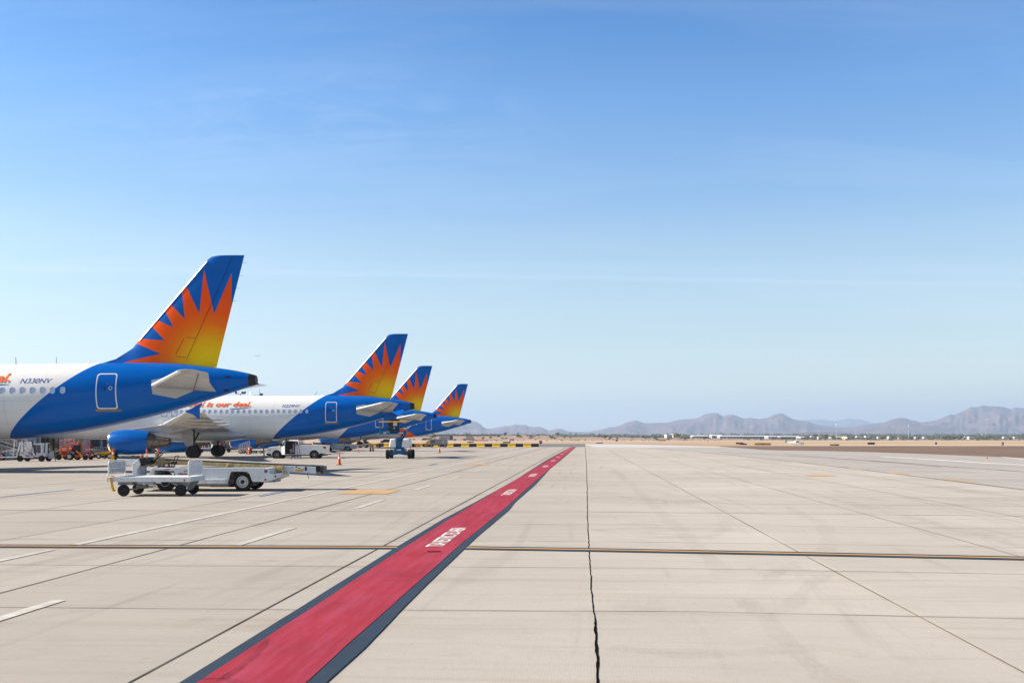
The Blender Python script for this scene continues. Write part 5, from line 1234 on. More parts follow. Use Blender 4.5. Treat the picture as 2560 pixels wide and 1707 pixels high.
# masts
def mast(px, Y, ztop, label, kind):
    X = (px-1280)/F*Y; T = thing(kind, label, kind.replace('_', ' '), (X, Y, 0)); m = MB(); m.cyl((0, 0, 0), (0, 0, ztop-.3), .12, 8, .07); m.build('pole', M_gseg, T)
    if kind == 'floodlight_mast':
        m = MB(); m.beam((-1.0, 0, ztop-.3), (1.0, 0, ztop-.3), .1); m.build('crossarm', M_gseg, T)
        for x in (-.95, .45, .95): m = MB(); m.hexa([(x-.2, -.2, ztop-.25), (x+.2, -.2, ztop-.25), (x+.2, .2, ztop-.1), (x-.2, .2, ztop-.1), (x-.2, -.2, ztop), (x+.2, -.2, ztop), (x+.2, .2, ztop+.2), (x-.2, .2, ztop+.2)]); m.build('lamp', M_dark, T)
    else:
        m = MB(); m.beam((-.3, 0, ztop-.9), (.6, 0, ztop-.9), .08); m.box(.1, .7, -.2, .2, ztop-.85, ztop-.4); m.box(.1, .7, -.2, .2, ztop-2.0, ztop-1.6); m.cyl((0, 0, ztop-.3), (0, 0, ztop+.6), .03, 6); m.build('equipment_box', M_dark, T)
        m = MB()
        for z in (ztop-.7, ztop-1.2, ztop-1.9): m.tube([(-1.2, -.4, z), (-.3, -.4, z)], .03)
        for x in (-1.2, -.75, -.3): m.tube([(x, -.4, ztop-.7), (x, -.4, ztop-1.9)], .03)
        m.build('cage', M_gseg, T)
    return T
mast(601, 215, 11.6, 'twin-headed floodlight mast above the second fuselage', 'floodlight_mast')
mast(649, 220, 12.0, 'antenna mast with cage and boxes above the slogan', 'antenna_mast')
mast(141, 133, 12.0, 'small antenna cluster above the nearest fuselage', 'antenna_mast')

# ------------------------------------------------------------------ ground equipment at left
def GX(px, Y): return (px-1280)/F*Y
def ramp():
    Y = 84; T = thing('boarding_ramp', 'tan panelled switchback boarding ramp with white rails at the far left', 'boarding ramp', (GX(-60, Y), Y, 0)); s = F/Y
    X = lambda px: (px+60)/s
    for y in (0, 1.9):
        for dz in (0, .95):
            m = MB(); m.prism([(X(-60), 2.75-dz), (X(42), 1.55-dz*.75), (X(42), 1.20-dz*.75), (X(-60), 2.3-dz)], y, y+.05); m.build('side_panel', M_tanp, T)
            m = MB(); m.beam((X(-60), y-.03, 2.80-dz), (X(42), y-.03, 1.6-dz*.75), .05, .09); m.beam((X(-60), y-.03, 2.27-dz), (X(42), y-.03, 1.17-dz*.75), .05, .07)
            for k in range(5): u = k/4; m.beam((X(-60+102*u), y-.03, 2.8-dz-1.2*u), (X(-60+102*u), y-.03, 2.2-dz-1.1*u), .04)
            m.build('railing', M_gsew, T)
    m = MB()
    for k in range(5): m.box(X(-60), X(38), .06+k*.36, .3+k*.36, .25, .3)
    m.prism([(X(-60), 1.2), (X(46), .32), (X(46), .2), (X(-60), 1.05)], 0, 1.9); m.build('ramp_floor', M_gseg, T)
    for x in (5, 40):
        wheel(T, (X(x), .1, .25), .25, .2, M_gsew, 14)
ramp()
def stand():
    Y = 78; s = F/Y; X = lambda px: (px-40)/s; Z = lambda py: H-(py-1093)/s
    T = thing('maintenance_stand', 'white lattice maintenance stand with a grey slatted cabinet, left of the orange tractor', 'maintenance stand', (GX(40, Y), Y, 0))
    m = MB()
    for y in (0, 1.2):
        m.beam((X(5), y, Z(1129)), (X(38), y, Z(1122)), .06); m.beam((X(33), y, Z(1144)), (X(36), y, Z(1101)), .07); m.beam((X(42), y, Z(1144)), (X(50), y, Z(1105)), .08); m.beam((X(50), y, Z(1126)), (X(78), y, Z(1139)), .07); m.beam((X(0), y, Z(1142.5)), (X(84), y, Z(1142)), .09)
        m.beam((X(54), y, Z(1130)), (X(57), y, Z(1105)), .1); m.beam((X(66), y, Z(1135)), (X(68), y, Z(1102)), .04); m.beam((X(104), y, Z(1120)), (X(112), y, Z(1140)), .05); m.beam((X(50), y, Z(1111)), (X(106), y, Z(1108)), .06)
    m.build('frame', M_alu, T)
    m = MB(); m.box(X(58), X(66), .2, .9, Z(1122), Z(1104)); m.box(X(60), X(64), .1, .9, Z(1130), Z(1120)); m.build('tank', M_gsew, T, bevel=.03)
    m = MB(); m.box(X(80), X(103), .1, 1.1, Z(1142), Z(1109)); cb = m.build('cabinet', M_gsew, T, bevel=.02)
    m = MB(); m.box(X(83), X(90), .08, .1, Z(1132), Z(1112)); m.box(X(91), X(100), .08, .1, Z(1132), Z(1112)); m.build('grille', pm('grille_mauve', (.12, .11, .14), .6), cb)
    m = MB(); m.beam((X(80), -.05, Z(1101)), (X(90), -.05, Z(1138)), .06); m.beam((X(114), -.05, Z(1101)), (X(111), -.05, Z(1132)), .06); m.build('strut', M_dark, T)
    m = MB(); m.box(X(40), X(106), 0, 1.2, Z(1145.5), Z(1143)); m.beam((X(106), .3, Z(1144)), (X(134), .3, Z(1147)), .05); m.beam((X(134), .3, Z(1138)), (X(134), .3, Z(1152)), .05); m.beam((X(44), .1, Z(1143)), (X(46), .1, Z(1122)), .08); m.build('base', M_maroon, T)
    for px in (50, 104):
        for y in (0, 1.2): wheel(T, (X(px), y, .24), .24, .2, M_dark, 16)
    m = MB(); m.beam((X(118), .2, Z(1134)), (X(131), .2, Z(1127)), .03); m.beam((X(119), .2, Z(1145)), (X(132), .2, Z(1146)), .03)
    for k in range(6): m.beam((X(119+2.4*k), .2, Z(1145)), (X(119+2.4*k), .2, Z(1133.5-1.25*k)), .025)
    m.build('rack', M_gsew, T)
stand()
def orange_tractor():
    Y = 83.5; s = F/Y; X = lambda px: (px-140)/s; Z = lambda py: H-(py-1093)/s
    T = thing('orange_service_tractor', 'bright orange service tractor with railings and a white hubbed wheel', 'service tractor', (GX(140, Y), Y, 0))
    m = MB(); m.box(X(151), X(178), 0, 1.4, Z(1129), Z(1114.5)); m.box(X(150), X(152), 0, 1.4, Z(1137), Z(1114.5)); m.box(X(155), X(212), .1, 1.3, Z(1141), Z(1137)); m.box(X(188), X(215), .1, 1.3, Z(1143), Z(1139)); b_ = m.build('body', M_orange, T, bevel=.04)
    for q in ((155, 166, 1124.5, 1123), (154, 166, 1121, 1119.5), (173, 178, 1122, 1118)): m = MB(); m.box(X(q[0]), X(q[1]), -.01, .0, Z(q[2]), Z(q[3])); m.build('decal', M_gsew, b_)
    for y in (0, 1.4):
        m = MB()
        for P in ([(151, 1114), (150, 1101), (159, 1101), (160, 1113)], [(160, 1100), (169, 1113)], [(169, 1101), (169, 1113)], [(190, 1113), (197, 1102), (208, 1115), (208, 1131), (190, 1131)], [(203, 1104), (217, 1120), (217, 1131), (203, 1131), (203, 1104)], [(163, 1096), (186, 1122)]):
            m.tube([(X(a), y, Z(c_)) for a, c_ in P], .03, 6)
        m.build('railing', M_orange, T)
    m = MB(); m.beam((X(191), -.05, Z(1126)), (X(207), -.05, Z(1141)), .08); m.box(X(154), X(158), -.06, 0, Z(1142), Z(1137)); m.beam((X(135), .2, Z(1131)), (X(146), .2, Z(1124)), .06); m.build('hydraulic_arm', M_yel, T)
    m = MB(); m.box(X(181), X(190), .2, 1.2, Z(1130), Z(1112)); m.box(X(176), X(190), .15, .3, Z(1125), Z(1121)); m.tube([(X(186), .4, Z(1116)), (X(192), .4, Z(1110))], .05); m.build('operator_seat', M_dark, T, bevel=.03)
    wheel(T, (X(175.5), -.05, .30), .31, .3, M_rimw, 22); wheel(T, (X(175.5), 1.4, .30), .31, .3, M_rimw, 16)
    for y in (0, 1.3): wheel(T, (X(147), y, .24), .24, .22, M_dark, 16)
    for y in (0.1, 1.2): wheel(T, (X(212), y, .2), .2, .2, M_dark, 14)
orange_tractor()
def util_cart(name, label, px0, px1, ytop, ybot, topmat, style, Y=None, rackmat=None):
    Y = Y or F*H/(ybot-1093); s = F/Y; w = (px1-px0)/s; h = (ybot-ytop)/s
    T = thing(name, label, name.replace('_', ' '), (GX(px0, Y), Y, 0)); r = min(.26, h*.35)
    if style == 'tilt':
        m = MB(); m.prism([(0, h*.55), (w, h*.85), (w, h), (0, h*.75)], 0, .08); m.prism([(0, h*.55), (w, h*.85), (w, h), (0, h*.75)], 1.1, 1.18); m.prism([(.1, h*.6), (w, h*.9), (w, h*.95), (.1, h*.65)], .08, 1.1); m.beam((w*.3, .1, h*.42), (w*.9, .1, h*.85), .07); m.build('frame', topmat, T, bevel=.01)
    elif style == 'box':
        m = MB(); m.box(0, w, 0, 1.5, r*1.3, h); b_ = m.build('housing', topmat, T, bevel=.04); m = MB(); m.box(w*.1, w*.35, -.02, 0, h*.45, h*.85); m.build('hatch', M_gseg, b_)
        m = MB(); m.box(w*.6, w*.9, -.015, 0, h*.5, h*.8); m.build('louvre', M_dark, b_)
    else:
        m = MB(); m.box(0, w, 0, 1.5, r*1.7, r*1.7+.1); m.build('deck', topmat, T, bevel=.01)
    if rackmat:
        m = MB(); n = max(4, int(w/.22))
        for k in range(n+1): m.beam((w*k/n, 0, r*1.7), (w*k/n, 0, h*1.25), .03)
        m.beam((0, 0, h*1.25), (w, 0, h*1.25), .04); m.build('rack', rackmat, T)
    m = MB(); m.box(.05, w-.05, .3, 1.1, r*.9, r*1.3); m.beam((-.5, .6, r), (.1, .6, r), .06); m.build('chassis', M_dark, T)
    for x in (w*.22, w*.8):
        for y in (.05, 1.3): wheel(T, (x, y, r), r, .16, M_gsew, 14)
    return T
util_cart('yellow_cart', 'yellow tilting cart with railing posts left of the blue engine', 236, 283, 1126, 1145, M_yel, 'tilt', 88)
util_cart('white_rack_cart', 'cart with a row of pale upright bars behind the yellow cart', 236, 256, 1122, 1142, M_gseg, 'flat', 96, M_gsew)
util_cart('white_rack_cart', 'cart with a pale bar rack just left of the blue engine', 259, 275, 1122, 1142, M_gseg, 'flat', 96.5, M_gsew)
util_cart('flat_trailer', 'long white flat trailer below the blue engine', 280, 345, 1136, 1145, M_gsew, 'flat', 90)
util_cart('service_vehicle', 'small grey service vehicle between the orange tractor and the yellow cart', 214, 234, 1122, 1144, M_gseg, 'box', 92)
T = thing('hose_cart', 'cluttered white and red hose cart seen between the wheels of the second airliner', 'hose cart', (GX(498, 124), 124, 0))
m = MB(); m.box(0, 2.0, 0, 1.4, .45, .6); m.build('deck', M_gsew, T)
rr = random.Random(3)
for k in range(7):
    m = MB(); x = .15+.26*k; m.tube([(x, 0, .6), (x+rr.uniform(-.1, .1), 0, 1.3), (x+.2, .1, 1.1+rr.uniform(0, .4))], .05); m.build('hose', M_gsew if k % 3 else M_red, T)
m = MB(); m.cyl((1.6, .6, .6), (1.6, .6, 1.7), .25, 14); m.build('tank', M_gsew, T, smooth=40)
for x in (.3, 1.7): wheel(T, (x, .1, .22), .22, .16, M_dark, 14)
T = thing('orange_lift_frame', 'orange scissor frame behind the far wheels of the second airliner', 'work platform', (GX(528, 126), 126, 0))
m = MB(); m.box(0, .5, 0, 1, .6, 1.5); m.build('cabinet', M_orange, T)
m = MB(); m.tube([(.9, 0, .5), (.9, 0, 2.6), (1.5, 0, 2.6), (1.5, 0, .5)], .04); m.tube([(.9, 0, .5), (1.5, 0, 2.6)], .03); m.tube([(1.5, 0, .5), (.9, 0, 2.6)], .03); m.tube([(1.5, 0, 1.2), (1.5, 0, .5), (2.4, 0, .5), (2.4, 0, 1.3), (1.5, 0, 2.4)], .035); m.build('frame', M_orange, T)
m = MB(); m.beam((1.7, -.05, 1.0), (2.3, -.05, 1.6), .08); m.build('yellow_brace', M_yel, T)
for x in (.3, 2.2): wheel(T, (x, .1, .25), .25, .16, M_dark, 14)
T = thing('tilted_ladder_rack', 'white ladder shaped rack leaning on a yellow cart left of the shaded cone', 'ladder rack', (GX(597, 114), 114, 0))
m = MB(); m.beam((0, 0, 1.05), (1.25, 0, 1.5), .05); m.beam((.1, 0, .28), (1.3, 0, .5), .05)
for k in range(7): m.beam((.05+.2*k, 0, .3+.04*k), (.02+.2*k, 0, 1.05+.075*k), .06, .05)
m.build('rack', M_gsew, T)
util_cart('yellow_cart', 'yellow tilting cart carrying the tilted white ladder rack', 595, 624, 1115, 1132, M_yel, 'tilt', 115.5)
util_cart('white_trailer', 'low white trailer below the third airliner engine', 626, 658, 1122, 1132, M_gsew, 'flat', 119)
bl = [o for o in col.objects if o.name == 'belt_loader'][0]; bl['label'] = 'white belt loader with tan and black conveyor right behind the flat baggage cart'
b2 = dup(bl, (GX(778, 138)+1.2, 138, 0), None, 'distant belt loader showing behind the tailgate of the pickup truck')
bl['group'] = b2['group'] = 'belt loaders'
genset((GX(1060, 192)-24, 150, 0), 'white equipment box trailer left of the third airliner engine', 1.8, M_gsew, False)
T = thing('chock_box', 'pale box with a yellow top below the third airliner engine nozzle', 'chock box', (GX(851, 150), 150, 0))
m = MB(); m.prism([(0, 0), (.8, 0), (.8, .5), (.12, .45)], 0, .6); m.build('box', M_wallg, T, bevel=.02); m = MB(); m.prism([(.1, .45), (.8, .5), (.8, .62), (.15, .6)], 0, .6); m.build('lid', M_yel, T)
T = thing('tow_bar', 'long yellow tow bar on small wheels under the third airliner', 'tow bar', (GX(862, 160), 160, 0))
m = MB(); m.beam((0, 0, .45), (4.8, 0, .62), .12); m.build('bar', M_yel, T); m = MB(); m.box(2.9, 4.4, -.3, .3, .55, .95); m.build('head', M_tan, T)
for x in (.9, 1.3): wheel(T, (x, 0, .2), .2, .12, M_dark, 12)
util_cart('yellow_cart', 'small yellow cart behind the wheels of the third airliner', 921, 952, 1108, 1121, M_yel, 'tilt', 175)

# ------------------------------------------------------------------ overpass, fence, far buildings
def Zp(py, Y): return H-(py-1093)/F*Y
def overpass():
    Y = 1180; T = thing('road_overpass', 'concrete road overpass with a dark opening beyond the farthest tail', 'overpass', (GX(1095, Y), Y, 0)); X = lambda px: (px-1095)/F*Y
    m = MB(); m.box(X(1085), X(1250), 0, 14, Zp(1089.5, Y), Zp(1086.3, Y)); m.build('deck', pm('overpass_deck', (.12, .10, .10), .8), T)
    m = MB(); m.hexa([(X(1096), 1, -3), (X(1124), 1, -3), (X(1124), 13, -3), (X(1096), 13, -3), (X(1098), 1, Zp(1089.5, Y)), (X(1124), 1, Zp(1089.5, Y)), (X(1124), 13, Zp(1089.5, Y)), (X(1098), 13, Zp(1089.5, Y))]); m.hexa([(X(1165), 1, -3), (X(1190), 1, -3), (X(1190), 13, -3), (X(1165), 13, -3), (X(1165), 1, Zp(1089.5, Y)), (X(1180), 1, Zp(1089.5, Y)), (X(1180), 13, Zp(1089.5, Y)), (X(1165), 13, Zp(1089.5, Y))]); m.build('abutment', pm('overpass_wall', (.42, .34, .30), .8), T)
    m = MB(); m.box(X(1123), X(1131), 2, 12, -3, Zp(1089.6, Y)); m.build('pier', M_dark, T)
overpass()
def fence(px0, px1, y0, y1, Y, mat, label):
    z = gz(GX((px0+px1)/2, Y), Y); T = thing('mesh_fence', label, 'fence', (GX(px0, Y), Y, z)); w = (px1-px0)/F*Y; h = (y1-y0)/F*Y
    m = MB(); m.box(0, w, 0, .1, .3, .3+h); m.build('netting', mat, T)
    for k in range(7): m = MB(); m.box(w*k/6-.06, w*k/6+.06, -.06, 0, 0, .4+h); m.build('post', M_gsew, T)
fence(1178, 1221, 1094.3, 1096, 980, pm('orange_netting', (.6, .16, .07), .7), 'orange netting fence on the dry field below the mountains at left')
def hangar(px0, px1, yt, yb, Y, wall, roof, label, gable=True, name='hangar', cat='hangar', bays=6):
    X0 = GX(px0, Y); w = (px1-px0)/F*Y; zt = Zp(yt, Y); zb = -6; D = 30
    T = thing(name, label, cat, (X0, Y, 0)); ze = Zp(yt+(yb-yt)*.33, Y)
    m = MB(); m.box(0, w, 0, D, zb, ze); m.build('wall', wall, T)
    m = MB()
    if gable: m.hexa([(-.5, -1, ze), (w+.5, -1, ze), (w+.5, D+1, ze), (-.5, D+1, ze), (-.3, D*.35, zt), (w+.3, D*.35, zt), (w+.3, D*.6, zt), (-.3, D*.6, zt)])
    else: m.box(-.5, w+.5, -1, D+1, ze, zt)
    m.build('roof', roof, T)
    for k in range(bays):
        m = MB(); m.box(w*(k+.18)/bays, w*(k+.82)/bays, -.15, 0, -1, ze*.85); m.build('door', pm('hangar_opening', (.06, .06, .08), .7), T)
    return T
rw = pm('roof_white', (.62, .62, .62), .4, 0, .1, .1); wg = pm('hangar_wall_grey', (.35, .35, .38), .7); wt = pm('wall_cream', (.65, .58, .42), .7)
hangar(1667, 1681, 1085.5, 1094, 1900, wt, rw, 'small cream building left of the long white hangars', False, 'cream_building', 'building', 3)
hangar(1683, 1688, 1084, 1090, 1950, wt, rw, 'narrow white topped block beside the cream building', False, 'white_block', 'building', 1)
hangar(1733, 1770, 1087.5, 1095, 1900, wg, rw, 'leftmost long hangar with a curved white roof', True, bays=5)
hangar(1780, 1806, 1086, 1095, 1950, wg, rw, 'second hangar from left, its white roof highest')
hangar(1800, 1914, 1088.3, 1095.5, 1900, wg, rw, 'longest white roofed hangar behind the small plane', bays=14)
hangar(1921, 1942, 1089, 1096, 1850, wg, rw, 'short pale hangar just left of the small plane', bays=3)
hangar(1951, 1999, 1089.3, 1096, 1850, pm('hangar_brown', (.2, .14, .12), .7), rw, 'white roofed hangar with brown bays above the small plane', bays=5)
hangar(2002, 2014, 1091, 1097, 1800, wg, rw, 'small grey gabled shed right of the brown hangar', bays=2)
hangar(2084, 2118, 1090.5, 1096, 1850, wg, rw, 'pale low building among bushes right of the small plane', bays=4)
hangar(2118, 2127, 1091, 1095.5, 1800, wt, pm('roof_sand', (.6, .42, .2), .7), 'tiny sand coloured building right of the pale low building', False, 'sand_building', 'building', 1)
rf = random.Random(21)
houses = [(2148, 12), (2158, 9), (2168, 8), (2176, 6), (2198, 5), (2224, 4), (2252, 10), (2296, 14), (2313, 6), (2340, 5), (2415, 8), (2430, 14), (2515, 10), (2540, 8), (2035, 14), (2050, 8), (1935, 5), (1480, 3), (1522, 4), (1108, 5), (1212, 3), (1320, 3)]
H0 = None
for i, (px, wpx) in enumerate(houses):
    Y = 2100+rf.uniform(-150, 500); w = wpx/F*Y
    if H0 is None:
        H0 = thing('distant_house', '', 'house'); m = MB(); m.box(-.5, .5, 0, 1, -.5, .36); m.build('wall', M_wallg, H0); m = MB(); m.prism([(-.56, .36), (.56, .36), (.42, .6), (-.42, .6)], -.05, 1.05); m.build('roof', rw, H0); m = MB(); m.box(-.3, -.05, -.02, 0, 0, .2); m.box(.1, .3, -.02, 0, 0, .2); m.build('door', M_dark, H0); o = H0
    else: o = copy_tree(H0)
    o.location = (GX(px, Y), Y, -1.5); o.scale = (w, 10, 9+rf.uniform(-2, 2)); o['group'] = 'small pale buildings along the horizon'; o['label'] = 'small pale flat-roofed building in the tree line on the horizon'
# elevated reddish road far away
T = thing('elevated_road', 'long reddish elevated road on slender piers below the mountains', 'elevated road', (GX(1990, 3600), 3600, 0))
m = MB(); rg = []
for i in range(25):
    u = i/24; px = 1985+150*u; zz = Zp(1085.2-3.2*math.sin(math.pi*min(u*1.1, 1)), 3600); rg.append([((px-1990)/F*3600, 0, zz), ((px-1990)/F*3600, 12, zz), ((px-1990)/F*3600, 12, zz+1.8), ((px-1990)/F*3600, 0, zz+1.8)])
m.loft(rg); m.build('deck', pm('reddish_deck', (.42, .20, .19), .8), T)
for k in range(9): m = MB(); x = (k*17+4)/F*3600; m.box(x-1, x+1, 2, 8, -8, 11); m.build('pier', M_wallg, T)
# light poles
pw = pm('pole_pale', (.62, .62, .62), .5)
def far_pole(hh):
    T = thing('light_pole', '', 'light pole'); m = MB(); m.cyl((0, 0, -2), (0, 0, 1), .016, 6); return T
P0 = None
for i, (px, yt) in enumerate([(1127, 1074), (1192, 1076), (1198, 1076), (1305, 1077), (1379, 1077), (1385, 1074), (1391, 1077), (1470, 1070), (1491, 1074), (1495, 1075), (1509, 1078), (1600, 1073), (1603, 1076), (1705, 1075), (1707, 1077), (1813, 1078), (1818, 1079), (1819, 1080), (1912, 1081), (1926, 1071), (2330, 1076), (2352, 1083), (2463, 1083), (2508, 1083), (2525, 1077), (1100, 1072)]):
    Y = 1650+(i*137) % 500
    if P0 is None:
        P0 = thing('light_pole', '', 'light pole'); m = MB(); m.cyl((0, 0, -.2), (0, 0, 1), 1, 6, .7); pl = m.build('pole', pw, P0); m = MB(); m.box(-3, 3, -1, 1, .985, 1.0); m.build('lamp_head', pw, P0); o = P0
    else: o = copy_tree(P0)
    o.location = (GX(px, Y), Y, 0); o.scale = (.2, .2, Zp(yt, Y)); o['group'] = 'pale poles along the horizon'; o['label'] = 'slender pale pole rising above the tree line on the horizon'
for px, yt, nm, lb, mt in ((2091, 1059, 'radio_tower', 'slim radio tower with a white top against the pale far mountains', pw), (2271.5, 1062, 'tall_light_mast', 'tallest pale light mast on the right with a white head', pw)):
    Y = 1700; T = thing(nm, lb, 'mast', (GX(px, Y), Y, 0)); z = Zp(yt, Y); m = MB(); m.cyl((0, 0, -4), (0, 0, z), .28, 8, .18); m.build('pole', mt, T); m = MB(); m.lathe([(z-2.2, .4), (z-1.5, 1.3), (z, 1.2), (z+.1, .1)], (0, 0, 0), 'z', 12); m.build('head', M_white, T)
# coloured sign discs
Y = 1600
T = thing('yellow_sign_disc', 'small bright yellow round sign in the tree line at right', 'sign', (GX(2248, Y), Y, 0)); m = MB(); m.cyl((0, -.2, Zp(1094.5, Y)), (0, .2, Zp(1094.5, Y)), 1.25, 16); m.build('disc', M_yel, T); m = MB(); m.cyl((0, .3, -4), (0, .3, 1), .2, 6); m.build('post', M_gseg, T)
T = thing('roadside_sign', 'teal and yellow square roadside sign on a post at right', 'sign', (GX(2341, Y), Y, 0)); m = MB(); m.box(-1.3, 1.3, 0, .4, Zp(1088.5, Y), Zp(1084.5, Y)); m.build('upper_panel', pm('sign_teal', (.05, .5, .45), .5), T); m = MB(); m.box(-1.3, 1.3, -.02, .38, Zp(1091, Y), Zp(1088.5, Y)); m.build('lower_panel', M_yel, T); m = MB(); m.cyl((0, .2, -4), (0, .2, 3), .25, 6); m.build('post', M_gseg, T)
# parked cars far away
def car(px, Y, mat, label):
    T = thing('parked_car', label, 'car', (GX(px, Y), Y, gz(GX(px, Y), Y)), 0, None)
    m = MB(); m.prism([(-2.2, .35), (2.2, .35), (2.25, .8), (1.5, .9), (.9, 1.4), (-.9, 1.42), (-1.5, .95), (-2.2, .85)], -.85, .85); b_ = m.build('body', mat, T, bevel=.08)
    m = MB(); m.prism([(-1.3, .95), (1.3, .92), (.8, 1.34), (-.8, 1.36)], -.87, .87); m.build('window', M_glass, b_)
    for x in (-1.4, 1.4): wheel(T, (x, -.8, .33), .33, .2, M_rim, 12); 
car(968, 330, M_black, 'dark car parked beyond the barricade line left of the boom lift')
# ------------------------------------------------------------------ vegetation
def leafmat(name, c1, c2):
    m_, t, b = newmat(name); nb = NB(t); vec = nb.n('ShaderNodeTexCoord').outputs['Object']
    oi = nb.n('ShaderNodeObjectInfo')
    c = nb.mix(nb.mr(nb.noise(vec, 1.2, 4, .6), .35, .65), c1, c2)
    c = nb.mix(nb.m('MULTIPLY', oi.outputs['Random'], .5), c, (.12, .10, .04))
    t.links.new(c, b.inputs['Base Color']); b.inputs['Roughness'].default_value = .8; return m_
M_leafd = leafmat('foliage_dark', (.035, .05, .02), (.07, .085, .035)); M_leafy = leafmat('foliage_olive', (.09, .11, .03), (.17, .18, .06)); M_leafb = leafmat('foliage_brown', (.09, .07, .045), (.15, .12, .07))
def plant(name, cat, w, h, trunk_h, mat, seed, n=170):
    r = random.Random(seed); T = thing(name, '', cat); m = MB()
    lobes = [(r.uniform(-.6, .6)*w/2, r.uniform(-.6, .6)*w/2, trunk_h+(h-trunk_h)*r.uniform(.3, .8), r.uniform(.35, .6)*w/2) for _ in range(7)]
    for k in range(n):
        lx, ly, lz, lr = r.choice(lobes); a = r.uniform(0, 6.28); e_ = math.asin(r.uniform(-1, 1)); q = lr*r.uniform(.5, 1.1)
        c = Vector((lx+q*math.cos(a)*math.cos(e_), ly+q*math.sin(a)*math.cos(e_), max(.1, lz+q*.8*math.sin(e_)*(h-trunk_h)/w)))
        s_ = w*r.uniform(.05, .11); u = Vector((r.uniform(-1, 1), r.uniform(-1, 1), r.uniform(-1, 1))).normalized(); v = u.orthogonal().normalized()
        m.add([c-u*s_-v*s_*.6, c+u*s_-v*s_*.6, c+u*s_*.7+v*s_*.8, c-u*s_*.8+v*s_*.7], [(0, 1, 2, 3)])
    m.build('crown', mat, T, fix=False)
    m = MB(); m.cyl((0, 0, -.4), (0, 0, trunk_h+.2), w*.035, 6, w*.02)
    for k in range(5): a = k*1.256; m.cyl((0, 0, trunk_h*.8), (math.cos(a)*w*.25, math.sin(a)*w*.25, trunk_h+(h-trunk_h)*.5), w*.018, 5, w*.008)
    m.build('trunk', M_trunk, T)
    return T
pl = [plant('desert_bush', 'bush', 3.0, 2.2, .3, M_leafy, 1), plant('desert_bush', 'bush', 3.4, 2.0, .3, M_leafd, 2), plant('desert_bush', 'bush', 2.8, 1.7, .25, M_leafb, 3), plant('desert_tree', 'tree', 4.2, 4.0, 1.0, M_leafy, 4)]
usedp = [False]*4; rb = random.Random(11)
spots = []
for (px, yb, wpx, k) in [(1062, 1096.5, 14, 1), (1072, 1096.5, 15, 1), (1087, 1096, 22, 3), (1106, 1095.5, 13, 0), (1116, 1095, 8, 0), (1136, 1096, 9, 0), (1160, 1096, 9, 0), (1195, 1089.5, 8, 0), (1207, 1091, 9, 0), (1226, 1089, 10, 2), (1236, 1089.5, 9, 0), (1247, 1093, 10, 1), (1256, 1090, 8, 1), (1262, 1089, 11, 0), (1280, 1096, 10, 1), (1266, 1094, 7, 1), (1330, 1096, 8, 1), (1345, 1090, 9, 1)]:
    spots.append((px, yb, wpx, k))
for i in range(62): spots.append((rb.uniform(1290, 1780) if i < 48 else rb.uniform(1780, 2560), rb.uniform(1089, 1095.5), rb.uniform(5, 11), rb.choice([0, 1, 1, 2, 3])))
for (px, yb, wpx, k) in [(1505, 1093, 9, 3), (1624, 1095, 12, 3), (1641, 1092, 10, 1), (1693, 1095, 16, 3), (1720, 1095, 10, 1), (1870, 1091, 10, 2), (2020, 1092, 16, 1), (2040, 1095, 14, 3), (2064, 1096, 14, 3), (2080, 1096, 14, 3), (2160, 1093, 12, 1), (2205, 1096, 13, 3), (2270, 1096, 9, 1), (2324, 1095, 8, 1), (2362, 1093, 12, 1), (2374, 1093, 14, 1), (2386, 1093, 12, 1), (2398, 1095, 14, 2), (2457, 1095.5, 12, 2), (1192, 1096, 6, 1)]: spots.append((px, yb, wpx, k))
for (px, yb, wpx, k) in spots:
    Y = 1250 if px < 1900 else 1500
    Y += rb.uniform(-60, 160)
    if yb > 1094.5 and px < 1300: Y = 1000
    X = GX(px, Y); z = gz(X, Y); s0 = (3.0, 3.4, 2.8, 4.2)[k]; sc = wpx/F*Y/s0
    zt = Zp(yb, Y)
    if not usedp[k]: o = pl[k]; usedp[k] = True
    else: o = copy_tree(pl[k])
    o.location = (X, Y, min(z, zt) if zt < z+3 else z); o.rotation_euler = (0, 0, rb.uniform(0, 6.28)); o.scale = (sc, sc, sc*rb.uniform(.8, 1.15))
    o['group'] = 'bushes and trees at the edge of the dry field'; o['label'] = ('olive green bush', 'dark green bush', 'brownish dry bush', 'taller olive green tree')[k]+' among many at the edge of the dry field'
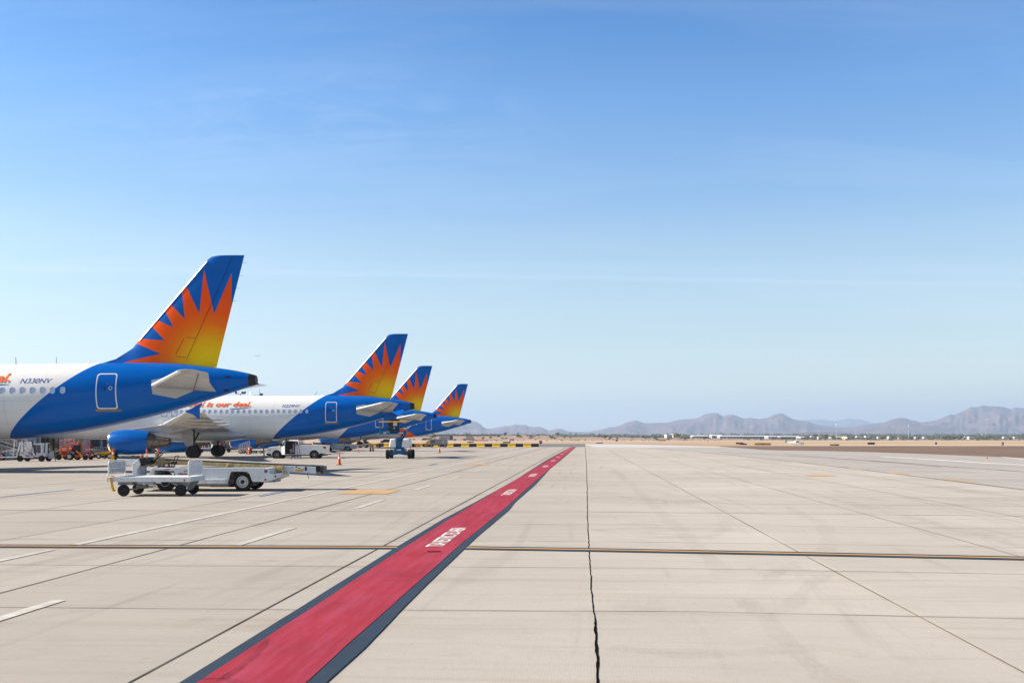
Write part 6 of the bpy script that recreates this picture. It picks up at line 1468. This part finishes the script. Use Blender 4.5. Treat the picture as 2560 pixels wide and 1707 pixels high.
# far woods: one mass
def blobs(name, rows_, mat, seed):
    r = random.Random(seed); m = MB()
    for (px0, px1, Y0, Y1, n, hmin, hmax) in rows_:
        for k in range(n):
            Y = r.uniform(Y0, Y1); X = GX(r.uniform(px0, px1), Y); h = r.uniform(hmin, hmax); w = h*r.uniform(.7, 1.7)
            for q in range(9):
                c = Vector((X+r.uniform(-.5, .5)*w, Y+r.uniform(-.4, .4)*w, -2+h*r.uniform(.15, .9))); s_ = w*r.uniform(.18, .34)
                u = Vector((r.uniform(-1, 1), r.uniform(-.4, .4), r.uniform(-1, 1))).normalized(); v = u.cross(Vector((0, 1, 0))).normalized(); wv_ = Vector((0, 1, 0))*s_*.7
                m.add([c+u*s_, c+v*s_*.8, c-u*s_*.9, c-v*s_, c-wv_, c+wv_], [(0, 1, 4), (1, 2, 4), (2, 3, 4), (3, 0, 4), (1, 0, 5), (2, 1, 5), (3, 2, 5), (0, 3, 5)])
    return tag(m.build(name, mat, None, fix=False), kind='stuff')
blobs('distant_woods', [(1040, 2600, 2300, 3000, 620, 4, 9), (1040, 2600, 3000, 4600, 1100, 7, 14), (1040, 2600, 4600, 7500, 900, 12, 24)], M_leafd, 5)
blobs('desert_scrub', [(1050, 2600, 1250, 2100, 900, .8, 2.4), (1050, 1800, 1050, 1500, 260, .6, 1.5)], M_leafb, 6)
# pale dots of the far town on the slopes
m = MB(); r = random.Random(8)
for k in range(420):
    Y = r.uniform(6500, 9800); X = GX(r.uniform(1100, 2600), Y); h = r.uniform(5, 11); w = r.uniform(8, 26); z0 = (Y-6500)/3300*22; m.box(X-w, X+w, Y, Y+12, z0-2, z0+h)
tag(m.build('far_town', pm('town_walls', (.6, .55, .5), .8, 0, .3, .002), None, fix=False), kind='stuff')
# ------------------------------------------------------------------ haze
m = MB(); m.box(-31000, 31000, -400, 31000, -60, 900)
hz = m.build('haze', pm('tmp', (1, 1, 1)), None); tag(hz, kind='stuff')
hm = bpy.data.materials.new('haze_air'); hm.use_nodes = True; t = hm.node_tree; t.nodes.clear()
o = t.nodes.new('ShaderNodeOutputMaterial'); pv = t.nodes.new('ShaderNodeVolumePrincipled'); t.links.new(pv.outputs[0], o.inputs['Volume'])
pv.inputs['Color'].default_value = (.56, .75, 1, 1); pv.inputs['Density'].default_value = HAZE_D; pv.inputs['Anisotropy'].default_value = .2
hz.data.materials.clear(); hz.data.materials.append(hm)
